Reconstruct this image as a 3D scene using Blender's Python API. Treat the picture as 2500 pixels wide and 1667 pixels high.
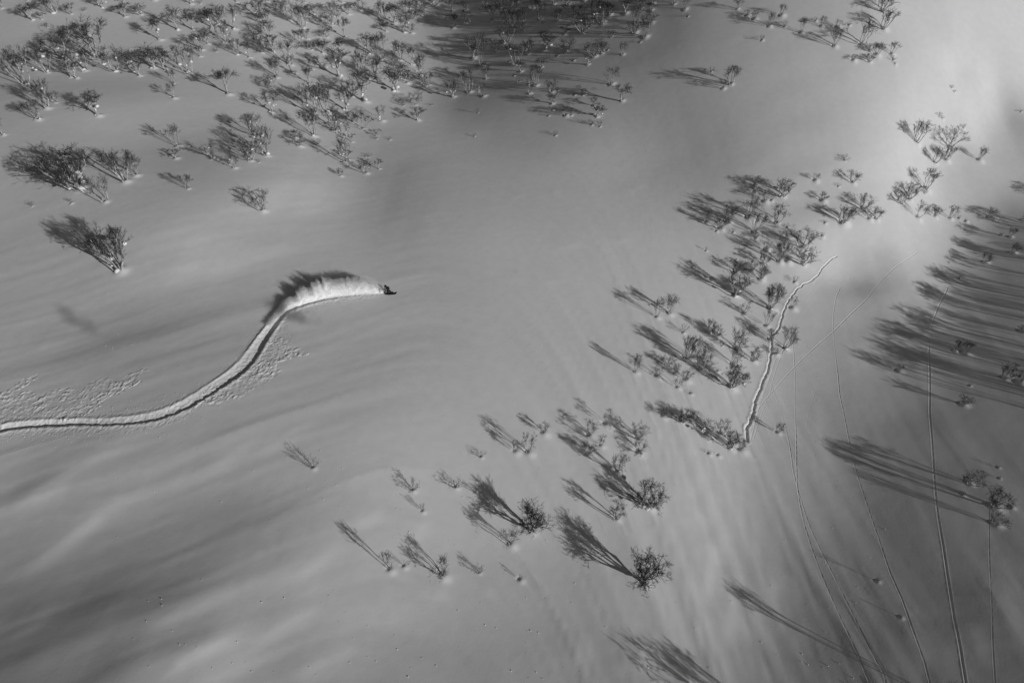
import bpy, math, random
import numpy as np
from mathutils import Vector, Matrix

for o in list(bpy.data.objects):
    bpy.data.objects.remove(o)
scene = bpy.context.scene
COL = scene.collection

# ------------------------------------------------------------------ camera
cam_data = bpy.data.cameras.new('camera')
cam_data.sensor_width = 36.0
cam_data.lens = 24.0
cam_data.clip_start = 0.5
cam_data.clip_end = 6000.0
cam = bpy.data.objects.new('camera', cam_data)
COL.objects.link(cam)
cam.location = (0.0, 0.0, 62.0)
cam.rotation_euler = (math.radians(90.0 - 48.0), 0.0, 0.0)
scene.camera = cam

# ------------------------------------------------------------------ sky and sun (a black and white photograph: neutral light)
SUN_EL = math.radians(20.0)
SUN_AZ = math.radians(-38.0)           # direction towards the sun, from +X
SKY = 0.05
SUN = 5.0
EXPOSURE = -1.06
world = bpy.data.worlds.new('World')
scene.world = world
world.use_nodes = True
wn = world.node_tree.nodes
wl = world.node_tree.links
wn.clear()
sky = wn.new('ShaderNodeTexSky')
sky.sky_type = 'NISHITA'
sky.sun_disc = False
sky.sun_elevation = SUN_EL
sky.sun_rotation = math.radians(90.0) - SUN_AZ
bw = wn.new('ShaderNodeRGBToBW')
bg = wn.new('ShaderNodeBackground')
bg.inputs['Strength'].default_value = SKY
wo = wn.new('ShaderNodeOutputWorld')
wl.new(sky.outputs[0], bw.inputs[0])
wl.new(bw.outputs[0], bg.inputs[0])
wl.new(bg.outputs[0], wo.inputs[0])
sun_data = bpy.data.lights.new('sun', 'SUN')
sun_data.energy = SUN
sun_data.angle = math.radians(0.55)
sun_data.color = (1.0, 1.0, 1.0)
sun = bpy.data.objects.new('sun', sun_data)
COL.objects.link(sun)
LDIR = Vector((math.cos(SUN_EL) * math.cos(SUN_AZ), math.cos(SUN_EL) * math.sin(SUN_AZ), math.sin(SUN_EL)))
sun.rotation_euler = LDIR.to_track_quat('Z', 'Y').to_euler()
sun.location = LDIR * 300
scene.view_settings.view_transform = 'Standard'
scene.view_settings.look = 'None'
scene.view_settings.gamma = 1.0
scene.view_settings.use_curve_mapping = False
scene.view_settings.exposure = EXPOSURE

# ------------------------------------------------------------------ materials
def mat(name, value, rough=0.7, noise=None, bump=None, spec=0.3):
    m = bpy.data.materials.new(name)
    m.use_nodes = True
    nt = m.node_tree
    b = nt.nodes['Principled BSDF']
    b.inputs['Base Color'].default_value = (value, value, value, 1)
    b.inputs['Roughness'].default_value = rough
    b.inputs['Specular IOR Level'].default_value = spec
    tc = nt.nodes.new('ShaderNodeTexCoord')
    if noise:
        sc, lo, hi = noise
        n = nt.nodes.new('ShaderNodeTexNoise')
        n.inputs['Scale'].default_value = sc
        n.inputs['Detail'].default_value = 5
        r = nt.nodes.new('ShaderNodeMapRange')
        r.inputs[1].default_value = 0.3; r.inputs[2].default_value = 0.7
        r.inputs[3].default_value = lo; r.inputs[4].default_value = hi
        nt.links.new(tc.outputs['Object'], n.inputs['Vector'])
        nt.links.new(n.outputs[0], r.inputs[0])
        nt.links.new(r.outputs[0], b.inputs['Base Color'])
    if bump:
        sc, st, di = bump
        n2 = nt.nodes.new('ShaderNodeTexNoise')
        n2.inputs['Scale'].default_value = sc
        n2.inputs['Detail'].default_value = 6
        n2.inputs['Roughness'].default_value = 0.6
        bp = nt.nodes.new('ShaderNodeBump')
        bp.inputs['Strength'].default_value = st
        bp.inputs['Distance'].default_value = di
        nt.links.new(tc.outputs['Object'], n2.inputs['Vector'])
        nt.links.new(n2.outputs[0], bp.inputs['Height'])
        nt.links.new(bp.outputs[0], b.inputs['Normal'])
    return m

M_SNOW = mat('wind_packed_snow', 0.84, 0.75, noise=(0.9, 0.815, 0.86), bump=(3.5, 0.16, 0.05), spec=0.15)
M_CLUMP = mat('clumped_snow', 0.87, 0.8, noise=(3.0, 0.84, 0.9), bump=(9.0, 0.4, 0.05), spec=0.1)
M_POWDER = mat('powder_grains', 0.93, 0.95, noise=(1.2, 0.9, 0.95), bump=(5.0, 0.5, 0.12), spec=0.0)
M_BARK = mat('pale_birch_bark', 0.3, 0.85, noise=(14.0, 0.16, 0.7), bump=(25.0, 0.5, 0.02))  # lit side reads white against the dark twigs
M_TWIG = mat('dark_twigs', 0.06, 0.85, noise=(3.0, 0.03, 0.11))
M_TWIG_LIGHT = mat('frosted_twigs', 0.12, 0.85, noise=(4.0, 0.05, 0.22))
M_BLACK = mat('black_shell_cloth', 0.012, 0.7, noise=(8.0, 0.008, 0.018), bump=(20.0, 0.3, 0.01))
M_GEAR = mat('black_gear', 0.01, 0.45, noise=(12.0, 0.007, 0.014))

# ------------------------------------------------------------------ the shape of the ground (metres)
GX0, GX1, GY0, GY1, ST = -192, 192, -52, 228, 4
# heights of the slope in centimetres, one row per 4 m northwards
HG = np.array([
[0,0,0,0,0,0,0,0,0,0,0,0,0,0,0,0,0,0,0,0,0,0,0,0,0,0,0,0,0,0,0,0,0,0,0,0,0,0,0,0,0,0,0,0,0,0,0,0,0,0,0,0,0,0,0,0,0,0,0,0,0,0,0,0,0,0,0,0,0,0,0,0,0,0,0,0,0,0,0,0,0,0,0,0,0,0,0,0,0,0,0,0,0,0,0,0,0],
[0,7,14,22,29,37,45,53,61,70,80,90,101,109,113,116,120,124,128,133,137,141,145,149,153,156,160,163,166,169,172,174,177,179,181,183,185,187,188,190,191,192,193,194,195,196,196,196,195,194,192,192,191,190,190,189,189,188,188,189,190,191,192,193,194,196,197,198,200,201,203,204,206,207,209,211,213,215,217,220,222,224,226,229,222,205,188,170,152,134,115,96,77,57,38,19,0],
[0,14,29,43,58,73,89,105,122,141,161,182,205,221,229,237,246,255,263,272,280,289,297,305,312,319,326,332,338,344,349,354,359,363,367,370,374,377,380,382,385,387,389,391,392,394,395,393,389,385,381,380,378,377,376,375,374,375,375,377,379,382,384,387,390,393,396,399,402,405,408,411,414,418,422,426,431,435,440,445,450,455,460,465,451,417,383,347,310,272,233,194,155,116,76,38,0],
[0,21,42,64,85,108,131,156,182,210,240,273,308,334,347,360,374,387,401,414,427,439,452,463,474,484,494,503,512,520,527,534,541,546,552,557,561,566,570,573,577,580,583,586,588,592,592,584,577,567,560,559,556,554,552,552,552,554,557,561,565,569,574,578,583,587,592,596,601,605,611,616,622,628,635,642,649,657,664,672,680,688,696,704,684,633,581,526,470,412,354,294,234,175,115,57,0],
[0,28,55,83,111,141,171,204,238,276,316,360,408,443,462,481,500,518,537,555,572,588,604,619,633,647,659,671,681,691,700,709,717,724,730,737,742,748,753,757,762,766,769,774,778,785,781,764,752,735,724,721,718,716,715,716,719,723,729,735,741,747,754,760,766,772,778,784,791,798,806,814,823,832,842,852,863,874,885,896,908,919,931,943,917,850,780,707,631,554,475,395,314,234,154,76,0],
[0,34,67,101,135,171,208,247,290,336,386,441,502,547,572,596,621,644,667,690,711,731,750,768,785,801,815,829,841,853,863,873,882,891,898,906,912,919,924,930,935,941,947,954,959,968,955,927,909,882,866,861,858,857,859,864,870,878,886,894,903,911,920,927,935,943,951,959,968,978,989,1000,1013,1026,1040,1054,1068,1083,1098,1113,1128,1144,1160,1176,1145,1063,976,885,791,694,595,494,393,292,192,95,0],
[0,39,78,117,156,197,240,286,335,389,448,514,587,641,672,702,732,760,788,814,838,862,884,904,923,941,957,972,986,999,1010,1021,1031,1041,1049,1058,1065,1073,1080,1087,1094,1101,1109,1118,1129,1136,1109,1068,1038,1003,980,972,973,976,983,992,1002,1013,1024,1034,1045,1055,1064,1074,1083,1093,1103,1114,1127,1140,1155,1171,1188,1205,1223,1241,1260,1279,1298,1317,1337,1358,1379,1401,1367,1271,1168,1060,948,832,713,592,470,349,230,113,0],
[0,44,87,130,174,219,266,317,372,433,500,575,658,722,759,794,829,862,893,922,950,976,1000,1023,1043,1063,1080,1096,1111,1125,1137,1149,1160,1170,1179,1189,1197,1206,1214,1224,1232,1243,1254,1266,1278,1277,1231,1178,1135,1097,1066,1053,1061,1070,1083,1096,1110,1123,1137,1149,1161,1172,1184,1194,1206,1218,1232,1247,1264,1281,1301,1322,1343,1365,1388,1411,1434,1458,1482,1506,1532,1558,1585,1614,1578,1469,1353,1229,1099,965,827,687,545,405,266,130,0],
[0,48,95,141,187,235,285,340,399,465,538,620,713,785,827,868,906,943,977,1009,1039,1068,1093,1117,1139,1159,1177,1194,1210,1224,1237,1250,1261,1273,1283,1294,1304,1314,1325,1336,1348,1360,1374,1388,1402,1384,1312,1251,1199,1163,1122,1102,1121,1136,1155,1170,1187,1202,1218,1231,1245,1257,1269,1282,1297,1313,1331,1351,1373,1397,1422,1448,1474,1501,1529,1557,1586,1615,1644,1675,1706,1739,1774,1811,1774,1656,1527,1389,1243,1092,936,777,617,457,300,147,0],
[0,51,100,148,196,245,297,353,415,483,561,648,748,827,873,918,960,999,1036,1070,1102,1131,1158,1183,1205,1226,1245,1262,1278,1293,1307,1320,1333,1345,1357,1369,1381,1393,1406,1420,1435,1451,1468,1485,1497,1447,1350,1290,1232,1200,1150,1125,1151,1169,1192,1209,1229,1245,1262,1275,1289,1303,1319,1335,1354,1375,1399,1425,1454,1483,1514,1546,1578,1611,1644,1678,1712,1747,1783,1820,1859,1900,1943,1989,1954,1827,1688,1538,1378,1211,1039,863,685,507,332,163,0],
[0,53,103,151,198,247,298,354,415,484,563,653,756,839,890,937,982,1023,1062,1098,1130,1160,1187,1212,1235,1255,1275,1292,1309,1324,1339,1353,1367,1381,1394,1408,1423,1438,1454,1470,1489,1507,1527,1550,1553,1463,1354,1296,1236,1202,1148,1117,1135,1159,1185,1206,1225,1242,1258,1273,1290,1305,1324,1345,1370,1398,1430,1463,1498,1534,1572,1609,1647,1686,1725,1765,1806,1848,1891,1936,1984,2033,2086,2142,2111,1979,1832,1672,1501,1321,1134,942,748,554,363,177,0],
[0,49,94,137,178,220,264,312,366,427,498,580,675,752,801,846,888,927,963,995,1025,1052,1077,1099,1120,1139,1156,1172,1188,1203,1217,1231,1245,1259,1274,1288,1304,1320,1338,1357,1377,1399,1425,1447,1411,1303,1213,1156,1104,1066,1026,988,988,1014,1037,1057,1074,1089,1104,1118,1134,1154,1177,1203,1233,1266,1302,1339,1377,1416,1456,1496,1536,1577,1619,1661,1705,1750,1798,1847,1899,1953,2010,2071,2047,1925,1786,1634,1468,1294,1111,924,733,543,355,173,0],
[0,45,85,122,157,193,230,271,318,372,435,508,595,667,713,755,795,830,863,893,920,944,966,986,1005,1022,1038,1054,1069,1084,1098,1112,1126,1141,1156,1173,1190,1208,1227,1248,1271,1299,1328,1336,1258,1145,1078,1022,979,943,916,867,849,869,887,907,922,936,950,967,987,1009,1037,1069,1105,1143,1182,1222,1263,1305,1346,1388,1431,1475,1519,1565,1612,1661,1713,1766,1822,1881,1942,2008,1990,1876,1744,1597,1438,1267,1089,905,718,531,346,168,0],
[0,40,75,106,136,165,196,230,270,316,371,436,513,579,622,662,698,730,760,786,810,832,852,870,887,903,919,934,948,963,977,992,1007,1023,1040,1057,1075,1096,1117,1143,1170,1208,1231,1201,1099,1002,946,898,864,831,806,751,715,721,736,752,766,781,796,815,839,870,905,943,983,1025,1067,1110,1154,1197,1241,1285,1331,1377,1425,1474,1524,1577,1632,1690,1750,1813,1879,1948,1936,1829,1703,1562,1406,1240,1065,885,701,517,337,163,0],
[0,36,65,91,115,138,162,190,222,261,307,364,432,491,531,567,599,628,655,678,700,719,737,754,770,785,800,815,830,844,860,875,891,908,926,945,966,989,1014,1043,1080,1113,1115,1053,948,872,826,792,757,724,690,636,583,570,581,594,609,626,645,672,705,742,782,826,870,914,959,1004,1049,1094,1140,1187,1235,1285,1335,1388,1443,1500,1559,1620,1684,1751,1820,1892,1885,1784,1663,1526,1375,1212,1040,863,682,503,326,158,0],
[0,31,55,76,93,110,128,149,174,204,242,289,347,399,435,467,497,522,545,566,585,602,619,634,650,665,680,695,710,725,742,758,775,793,813,834,858,883,915,949,991,1012,995,909,808,761,723,690,649,608,565,515,450,420,423,434,451,473,502,536,577,622,668,714,760,807,853,901,948,996,1044,1094,1145,1198,1253,1309,1367,1427,1490,1555,1623,1693,1764,1838,1835,1739,1623,1490,1342,1182,1013,839,662,486,315,152,0],
[0,26,46,60,73,84,95,108,126,148,176,214,261,306,338,366,391,414,434,452,469,486,501,517,532,547,562,578,593,610,626,644,663,683,704,728,755,786,820,861,897,903,863,766,705,667,627,586,534,484,439,390,321,271,264,275,297,329,370,417,464,512,559,608,657,705,754,802,852,902,954,1006,1060,1116,1174,1234,1296,1359,1425,1493,1563,1635,1708,1784,1784,1693,1581,1451,1306,1149,983,812,639,468,302,145,0],
[0,21,36,45,52,56,61,67,75,88,107,133,169,206,233,258,279,298,316,333,348,364,379,395,409,425,440,457,473,491,508,528,547,570,593,622,650,686,722,770,792,811,752,660,618,568,523,463,408,353,310,258,186,122,104,119,155,201,252,301,352,403,455,504,555,604,655,706,759,811,865,921,979,1038,1099,1161,1226,1292,1360,1430,1502,1576,1652,1728,1731,1643,1535,1408,1266,1112,950,783,614,448,288,138,0],
[0,17,26,30,31,29,26,24,24,27,36,51,75,103,127,148,167,184,200,216,231,246,262,277,293,309,326,342,360,378,398,418,441,465,493,522,556,592,628,657,691,699,661,605,547,494,423,354,293,239,191,135,54,-18,-44,-17,32,87,140,195,247,299,350,403,454,507,559,612,666,723,780,839,900,962,1026,1092,1159,1228,1298,1370,1444,1519,1595,1672,1676,1592,1486,1362,1222,1071,912,750,586,426,273,130,0],
[0,12,17,16,10,2,-8,-18,-27,-33,-34,-29,-16,5,25,42,59,75,91,107,123,138,154,170,187,204,222,240,259,279,301,324,349,377,407,440,473,504,526,549,577,584,586,567,513,441,358,277,211,151,99,44,-37,-120,-151,-127,-76,-20,35,89,142,198,252,305,358,412,467,523,581,640,700,763,827,892,958,1026,1095,1165,1237,1312,1387,1463,1539,1615,1619,1537,1433,1311,1174,1026,871,713,556,402,256,121,0],
[0,8,8,3,-8,-22,-38,-54,-70,-83,-91,-94,-90,-76,-59,-42,-26,-10,6,23,39,56,73,91,109,127,147,167,189,212,237,264,293,324,357,391,426,452,464,478,493,513,528,514,465,393,302,218,147,86,32,-18,-92,-179,-221,-212,-175,-124,-67,-9,48,101,154,209,266,322,380,439,499,562,626,691,757,824,892,962,1033,1105,1180,1254,1330,1406,1481,1554,1558,1478,1375,1255,1120,976,826,674,523,376,238,112,0],
[0,4,1,-7,-21,-37,-56,-75,-93,-108,-120,-125,-125,-113,-96,-79,-62,-45,-28,-10,8,26,45,64,84,105,127,150,174,199,227,257,288,321,354,389,421,443,448,446,452,465,474,460,423,352,265,185,115,56,3,-54,-124,-209,-267,-277,-260,-219,-163,-106,-52,5,62,119,177,236,297,360,424,489,555,623,691,759,829,900,972,1046,1122,1198,1273,1347,1419,1489,1491,1411,1310,1192,1061,921,776,630,487,348,219,102,0],
[0,1,-4,-14,-29,-47,-66,-85,-102,-116,-127,-132,-131,-121,-104,-86,-69,-51,-32,-14,5,25,45,65,87,109,132,157,183,210,240,270,302,333,365,391,408,420,430,430,436,454,455,433,391,321,241,171,109,52,-5,-72,-142,-223,-295,-327,-328,-304,-256,-199,-142,-85,-29,32,93,156,220,285,352,420,488,556,625,695,766,839,914,990,1065,1140,1213,1285,1352,1417,1416,1337,1238,1122,995,861,722,584,448,319,199,92,0],
[0,-1,-8,-20,-35,-52,-70,-88,-103,-116,-124,-128,-127,-115,-98,-80,-61,-42,-23,-4,16,37,58,80,103,127,152,178,206,235,265,296,326,353,375,385,389,399,413,429,442,443,427,398,353,288,222,163,105,47,-16,-86,-156,-230,-314,-370,-390,-380,-345,-295,-236,-175,-111,-50,14,79,147,216,285,354,423,491,562,633,707,781,857,932,1007,1080,1150,1217,1279,1336,1332,1254,1157,1046,924,795,664,533,406,287,177,81,0],
[0,-3,-11,-23,-38,-54,-70,-85,-98,-107,-113,-114,-110,-98,-79,-61,-42,-22,-2,18,39,60,82,105,129,154,180,208,236,265,293,321,345,362,369,367,369,386,410,428,430,417,385,344,299,250,201,152,96,39,-23,-90,-160,-232,-322,-403,-440,-447,-424,-378,-318,-256,-194,-128,-60,9,80,150,219,288,357,427,499,573,648,725,801,876,948,1016,1081,1140,1195,1245,1238,1162,1068,962,846,724,601,479,362,253,154,69,0],
[0,-4,-13,-25,-39,-53,-67,-80,-90,-97,-100,-99,-93,-79,-60,-41,-22,-2,18,39,60,82,105,128,153,178,204,231,258,285,309,330,344,349,343,338,351,379,402,406,394,366,326,287,251,213,175,133,82,27,-32,-96,-165,-239,-330,-422,-480,-503,-488,-454,-403,-336,-268,-200,-129,-56,15,86,154,222,293,365,440,516,593,669,744,815,883,945,1002,1054,1100,1143,1133,1060,971,870,761,648,534,422,316,218,131,58,0],
[0,-5,-14,-26,-39,-52,-65,-76,-84,-90,-91,-89,-82,-67,-48,-29,-9,11,31,52,73,96,119,143,167,193,218,244,268,291,309,320,324,318,308,306,323,351,368,362,338,307,270,238,210,181,147,106,58,6,-51,-111,-176,-249,-335,-429,-502,-538,-533,-503,-459,-407,-342,-266,-191,-117,-48,19,87,158,230,306,383,460,537,612,684,750,810,864,911,954,993,1029,1017,948,865,771,670,566,462,362,267,181,106,45,0],
[0,-6,-15,-26,-39,-52,-63,-73,-81,-86,-87,-84,-77,-61,-42,-23,-3,17,38,60,82,104,128,152,177,201,226,248,269,285,295,298,294,283,275,278,292,310,315,302,275,247,222,203,182,154,119,77,29,-22,-75,-131,-190,-257,-336,-425,-502,-542,-546,-529,-501,-459,-398,-325,-251,-183,-117,-48,22,95,172,251,330,407,482,553,618,675,725,769,808,843,874,903,890,827,751,665,574,480,387,299,216,143,81,33,0],
[0,-6,-15,-27,-39,-51,-62,-71,-79,-84,-85,-82,-74,-58,-39,-19,1,22,44,66,88,111,135,159,183,206,228,247,261,271,273,271,262,254,253,264,281,290,279,252,226,209,196,179,155,126,90,48,0,-49,-98,-149,-201,-260,-331,-410,-482,-523,-537,-526,-506,-481,-446,-385,-316,-253,-184,-116,-41,38,119,198,277,352,422,486,541,588,627,661,691,718,743,765,753,696,628,552,471,389,309,233,164,104,55,20,0],
[0,-6,-16,-26,-38,-50,-60,-70,-77,-81,-82,-79,-71,-55,-35,-14,6,28,49,72,95,118,142,165,187,207,225,239,247,251,249,245,239,240,249,270,292,292,263,226,206,193,178,153,123,92,59,19,-25,-71,-116,-163,-211,-264,-324,-391,-452,-491,-511,-522,-516,-483,-462,-444,-392,-322,-254,-176,-95,-14,68,148,224,295,357,408,449,484,513,539,562,582,600,617,604,556,497,432,363,294,227,165,110,64,29,7,0],
[0,-7,-15,-26,-37,-48,-59,-68,-75,-79,-80,-76,-67,-51,-31,-10,11,33,55,78,100,123,146,167,186,203,216,225,229,230,228,227,230,242,264,296,318,313,276,235,210,186,154,115,82,56,27,-9,-49,-90,-132,-176,-222,-271,-322,-372,-414,-447,-475,-496,-486,-457,-465,-482,-452,-392,-312,-229,-146,-61,20,96,167,226,273,310,340,365,386,404,419,433,444,455,445,406,359,306,251,195,142,95,54,23,3,-5,0],
[0,-6,-15,-25,-36,-47,-58,-67,-74,-78,-78,-74,-64,-47,-27,-6,16,38,60,83,105,127,148,167,183,196,204,210,212,213,215,222,237,261,296,334,352,337,294,250,208,162,110,65,38,22,-1,-31,-68,-106,-147,-189,-235,-277,-317,-346,-367,-374,-395,-443,-475,-443,-421,-468,-505,-453,-360,-277,-188,-109,-29,42,100,141,173,196,215,231,245,256,266,272,278,283,276,249,214,175,134,93,56,24,-1,-18,-24,-18,0],
[0,-6,-15,-25,-35,-46,-56,-65,-72,-75,-75,-70,-60,-42,-21,0,22,44,67,89,111,132,150,166,179,188,194,198,202,207,217,233,258,291,329,356,361,337,294,242,182,117,52,9,-4,-10,-27,-54,-88,-124,-162,-202,-242,-275,-298,-306,-297,-278,-261,-258,-299,-310,-325,-427,-499,-479,-406,-318,-235,-152,-79,-29,6,31,48,63,75,85,91,95,96,96,96,98,96,83,63,39,13,-11,-33,-49,-58,-58,-50,-30,0],
[0,-6,-14,-24,-34,-45,-54,-62,-68,-71,-70,-64,-52,-34,-12,10,33,55,78,99,120,138,154,167,177,184,190,196,204,215,233,257,286,315,336,342,336,319,289,227,141,52,-17,-48,-46,-45,-59,-84,-115,-148,-181,-214,-243,-262,-264,-247,-210,-160,-100,-65,-71,-102,-190,-325,-436,-489,-446,-357,-272,-198,-151,-121,-102,-89,-80,-72,-68,-65,-67,-71,-77,-81,-84,-85,-83,-83,-89,-98,-108,-116,-121,-120,-113,-98,-75,-42,0],
[0,-6,-14,-23,-32,-42,-51,-58,-62,-64,-61,-53,-40,-20,2,25,47,70,92,112,131,147,160,171,179,187,195,204,217,235,257,282,304,315,312,304,295,288,266,207,101,-12,-83,-105,-92,-87,-101,-124,-152,-179,-204,-226,-240,-241,-221,-179,-111,-32,20,40,59,42,-55,-199,-354,-449,-449,-390,-304,-249,-223,-208,-200,-194,-189,-186,-188,-195,-208,-222,-234,-243,-249,-251,-244,-234,-228,-225,-221,-214,-203,-187,-164,-135,-98,-53,0],
[0,-5,-13,-21,-30,-38,-46,-51,-54,-54,-49,-39,-23,-2,21,44,67,88,109,128,144,158,169,179,188,197,208,222,239,259,279,293,296,285,267,254,248,243,214,151,44,-75,-147,-160,-143,-139,-152,-173,-195,-213,-226,-232,-230,-212,-170,-102,-13,69,132,184,199,165,78,-56,-226,-351,-386,-363,-310,-275,-265,-262,-260,-258,-258,-268,-287,-311,-334,-354,-370,-382,-390,-397,-388,-368,-352,-337,-320,-299,-275,-245,-209,-167,-118,-62,0],
[0,-5,-11,-19,-27,-34,-40,-43,-44,-41,-33,-21,-3,20,43,65,87,108,126,143,157,169,180,190,200,212,226,242,259,273,280,274,254,228,207,196,193,182,141,65,-44,-149,-209,-216,-200,-198,-211,-226,-239,-245,-242,-230,-212,-178,-117,-32,69,169,245,285,303,306,254,133,-52,-207,-260,-272,-274,-268,-267,-271,-271,-277,-296,-326,-363,-400,-431,-457,-477,-493,-506,-517,-506,-480,-455,-430,-403,-372,-336,-295,-248,-195,-136,-70,0],
[0,-4,-10,-17,-23,-29,-33,-34,-33,-27,-18,-3,17,40,62,84,104,122,139,153,166,177,187,198,210,223,238,253,264,267,256,230,195,163,144,136,131,109,55,-31,-138,-230,-276,-277,-263,-262,-271,-278,-277,-265,-243,-214,-179,-132,-63,34,152,260,336,391,426,437,406,315,145,-35,-130,-167,-202,-219,-219,-220,-228,-259,-306,-365,-419,-464,-499,-527,-550,-571,-590,-608,-601,-570,-539,-506,-471,-432,-387,-338,-283,-221,-152,-78,0],
[0,-4,-9,-14,-20,-24,-27,-26,-23,-16,-5,10,30,53,74,94,112,129,143,156,167,178,189,201,214,227,240,251,255,247,223,185,144,113,93,81,64,28,-36,-127,-227,-304,-338,-336,-327,-326,-328,-323,-305,-273,-232,-186,-137,-79,3,112,233,342,425,485,528,555,543,474,349,181,36,-50,-130,-149,-119,-132,-177,-247,-326,-394,-446,-490,-526,-560,-591,-621,-648,-672,-667,-635,-602,-567,-528,-484,-434,-378,-314,-243,-166,-84,0],
[0,-3,-7,-12,-17,-20,-22,-21,-17,-9,2,17,37,59,79,97,113,127,140,152,163,174,185,197,209,220,229,235,233,219,191,152,113,82,56,32,0,-51,-123,-213,-302,-365,-391,-390,-385,-386,-381,-362,-326,-275,-217,-157,-94,-20,77,194,317,427,516,590,642,670,675,645,572,440,288,155,6,-39,13,-16,-125,-238,-326,-392,-448,-494,-535,-574,-613,-650,-683,-715,-718,-689,-658,-622,-580,-532,-476,-413,-341,-262,-177,-88,0],
[0,-3,-6,-11,-14,-17,-18,-17,-13,-7,4,18,36,56,75,91,105,118,130,141,152,162,174,184,194,200,206,206,200,183,157,124,90,54,19,-18,-63,-125,-198,-284,-361,-412,-435,-440,-442,-444,-429,-397,-341,-274,-201,-128,-49,42,154,278,405,520,617,690,748,793,829,825,789,696,563,400,233,109,129,94,-79,-190,-281,-345,-405,-455,-513,-566,-621,-664,-707,-747,-759,-735,-707,-669,-626,-574,-513,-442,-363,-276,-184,-91,0],
[0,-2,-6,-10,-13,-16,-17,-17,-14,-8,0,12,29,47,63,77,90,101,112,122,133,143,152,159,165,167,168,163,153,135,114,88,57,18,-24,-71,-124,-188,-260,-339,-404,-451,-475,-488,-498,-499,-473,-424,-352,-272,-187,-100,-3,106,232,366,501,617,719,803,876,935,987,1005,987,922,798,622,499,345,303,237,95,-2,-116,-203,-295,-376,-460,-528,-589,-642,-701,-759,-786,-767,-741,-704,-660,-603,-537,-460,-375,-283,-187,-91,0],
[0,-2,-5,-9,-13,-16,-19,-20,-19,-16,-10,-1,12,27,41,54,65,75,85,95,104,111,117,120,120,117,112,103,90,74,58,37,8,-30,-75,-124,-179,-242,-311,-380,-439,-483,-513,-538,-557,-552,-513,-446,-362,-270,-173,-69,44,170,309,455,592,713,822,920,1005,1083,1147,1179,1167,1110,1017,909,773,654,577,479,371,253,135,21,-89,-194,-302,-401,-491,-582,-667,-744,-777,-769,-750,-719,-674,-616,-545,-465,-375,-281,-184,-89,0],
[0,-2,-5,-10,-14,-19,-23,-27,-29,-29,-26,-21,-12,0,13,24,34,44,53,61,68,72,74,71,66,58,48,36,22,9,-4,-22,-49,-85,-127,-173,-226,-285,-349,-413,-469,-516,-556,-594,-619,-606,-549,-468,-374,-269,-157,-36,92,229,375,526,674,808,932,1047,1147,1229,1299,1342,1342,1286,1218,1146,1040,947,847,729,609,491,377,266,155,41,-79,-198,-315,-429,-544,-650,-715,-733,-727,-701,-657,-598,-529,-450,-363,-272,-178,-86,0],
[0,-2,-5,-11,-16,-23,-29,-35,-40,-43,-44,-43,-37,-26,-15,-4,6,14,22,28,33,33,30,23,14,4,-9,-22,-34,-45,-57,-76,-102,-135,-173,-216,-265,-321,-381,-443,-499,-553,-603,-654,-681,-656,-583,-490,-384,-265,-138,-5,130,273,426,587,755,910,1047,1172,1280,1372,1448,1498,1502,1474,1442,1391,1309,1212,1096,975,854,733,613,492,371,247,126,7,-109,-232,-361,-488,-585,-629,-644,-633,-603,-557,-498,-429,-350,-262,-171,-82,0],
[0,-2,-6,-12,-18,-26,-34,-42,-49,-55,-58,-58,-55,-46,-35,-26,-17,-10,-4,-1,0,-4,-10,-18,-27,-37,-48,-60,-71,-81,-95,-115,-142,-174,-209,-249,-296,-351,-412,-474,-534,-596,-656,-714,-735,-696,-611,-509,-390,-257,-121,19,164,320,486,659,845,1017,1163,1300,1416,1513,1592,1653,1689,1704,1679,1613,1527,1429,1316,1194,1071,952,830,705,579,452,326,201,71,-63,-191,-320,-434,-504,-543,-556,-547,-519,-472,-410,-334,-250,-162,-77,0],
[0,-2,-6,-13,-20,-29,-38,-48,-56,-63,-68,-70,-69,-61,-52,-43,-36,-31,-28,-28,-31,-36,-43,-49,-55,-63,-72,-83,-93,-105,-122,-144,-171,-201,-234,-274,-322,-380,-443,-509,-575,-641,-706,-762,-773,-722,-630,-517,-384,-243,-97,54,215,382,560,746,945,1127,1281,1423,1546,1652,1744,1831,1895,1911,1863,1792,1713,1616,1506,1388,1267,1145,1021,895,769,640,509,375,240,107,-31,-177,-312,-406,-466,-498,-504,-485,-446,-388,-317,-236,-153,-72,0],
[0,-2,-7,-13,-22,-31,-42,-52,-61,-69,-75,-79,-79,-73,-65,-58,-54,-51,-51,-53,-57,-62,-66,-69,-72,-78,-87,-98,-110,-126,-144,-167,-193,-220,-252,-293,-345,-408,-477,-548,-618,-685,-746,-791,-790,-731,-635,-509,-362,-212,-55,108,278,457,647,846,1054,1240,1400,1551,1685,1801,1911,2012,2074,2082,2039,1969,1886,1793,1687,1568,1440,1309,1182,1059,934,806,674,538,398,253,103,-53,-204,-320,-399,-446,-463,-452,-418,-365,-297,-221,-142,-67,0],
[0,-2,-7,-14,-23,-33,-44,-55,-65,-73,-80,-85,-87,-83,-76,-72,-69,-69,-71,-73,-76,-78,-78,-78,-81,-87,-97,-110,-126,-144,-164,-187,-210,-235,-267,-311,-369,-438,-514,-588,-657,-719,-770,-801,-789,-727,-624,-483,-326,-166,0,173,354,544,744,954,1166,1355,1523,1680,1825,1958,2075,2170,2228,2240,2201,2132,2052,1959,1852,1733,1603,1471,1340,1207,1073,941,809,674,534,385,225,55,-115,-248,-341,-398,-422,-417,-387,-338,-275,-204,-130,-60,0],
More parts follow.
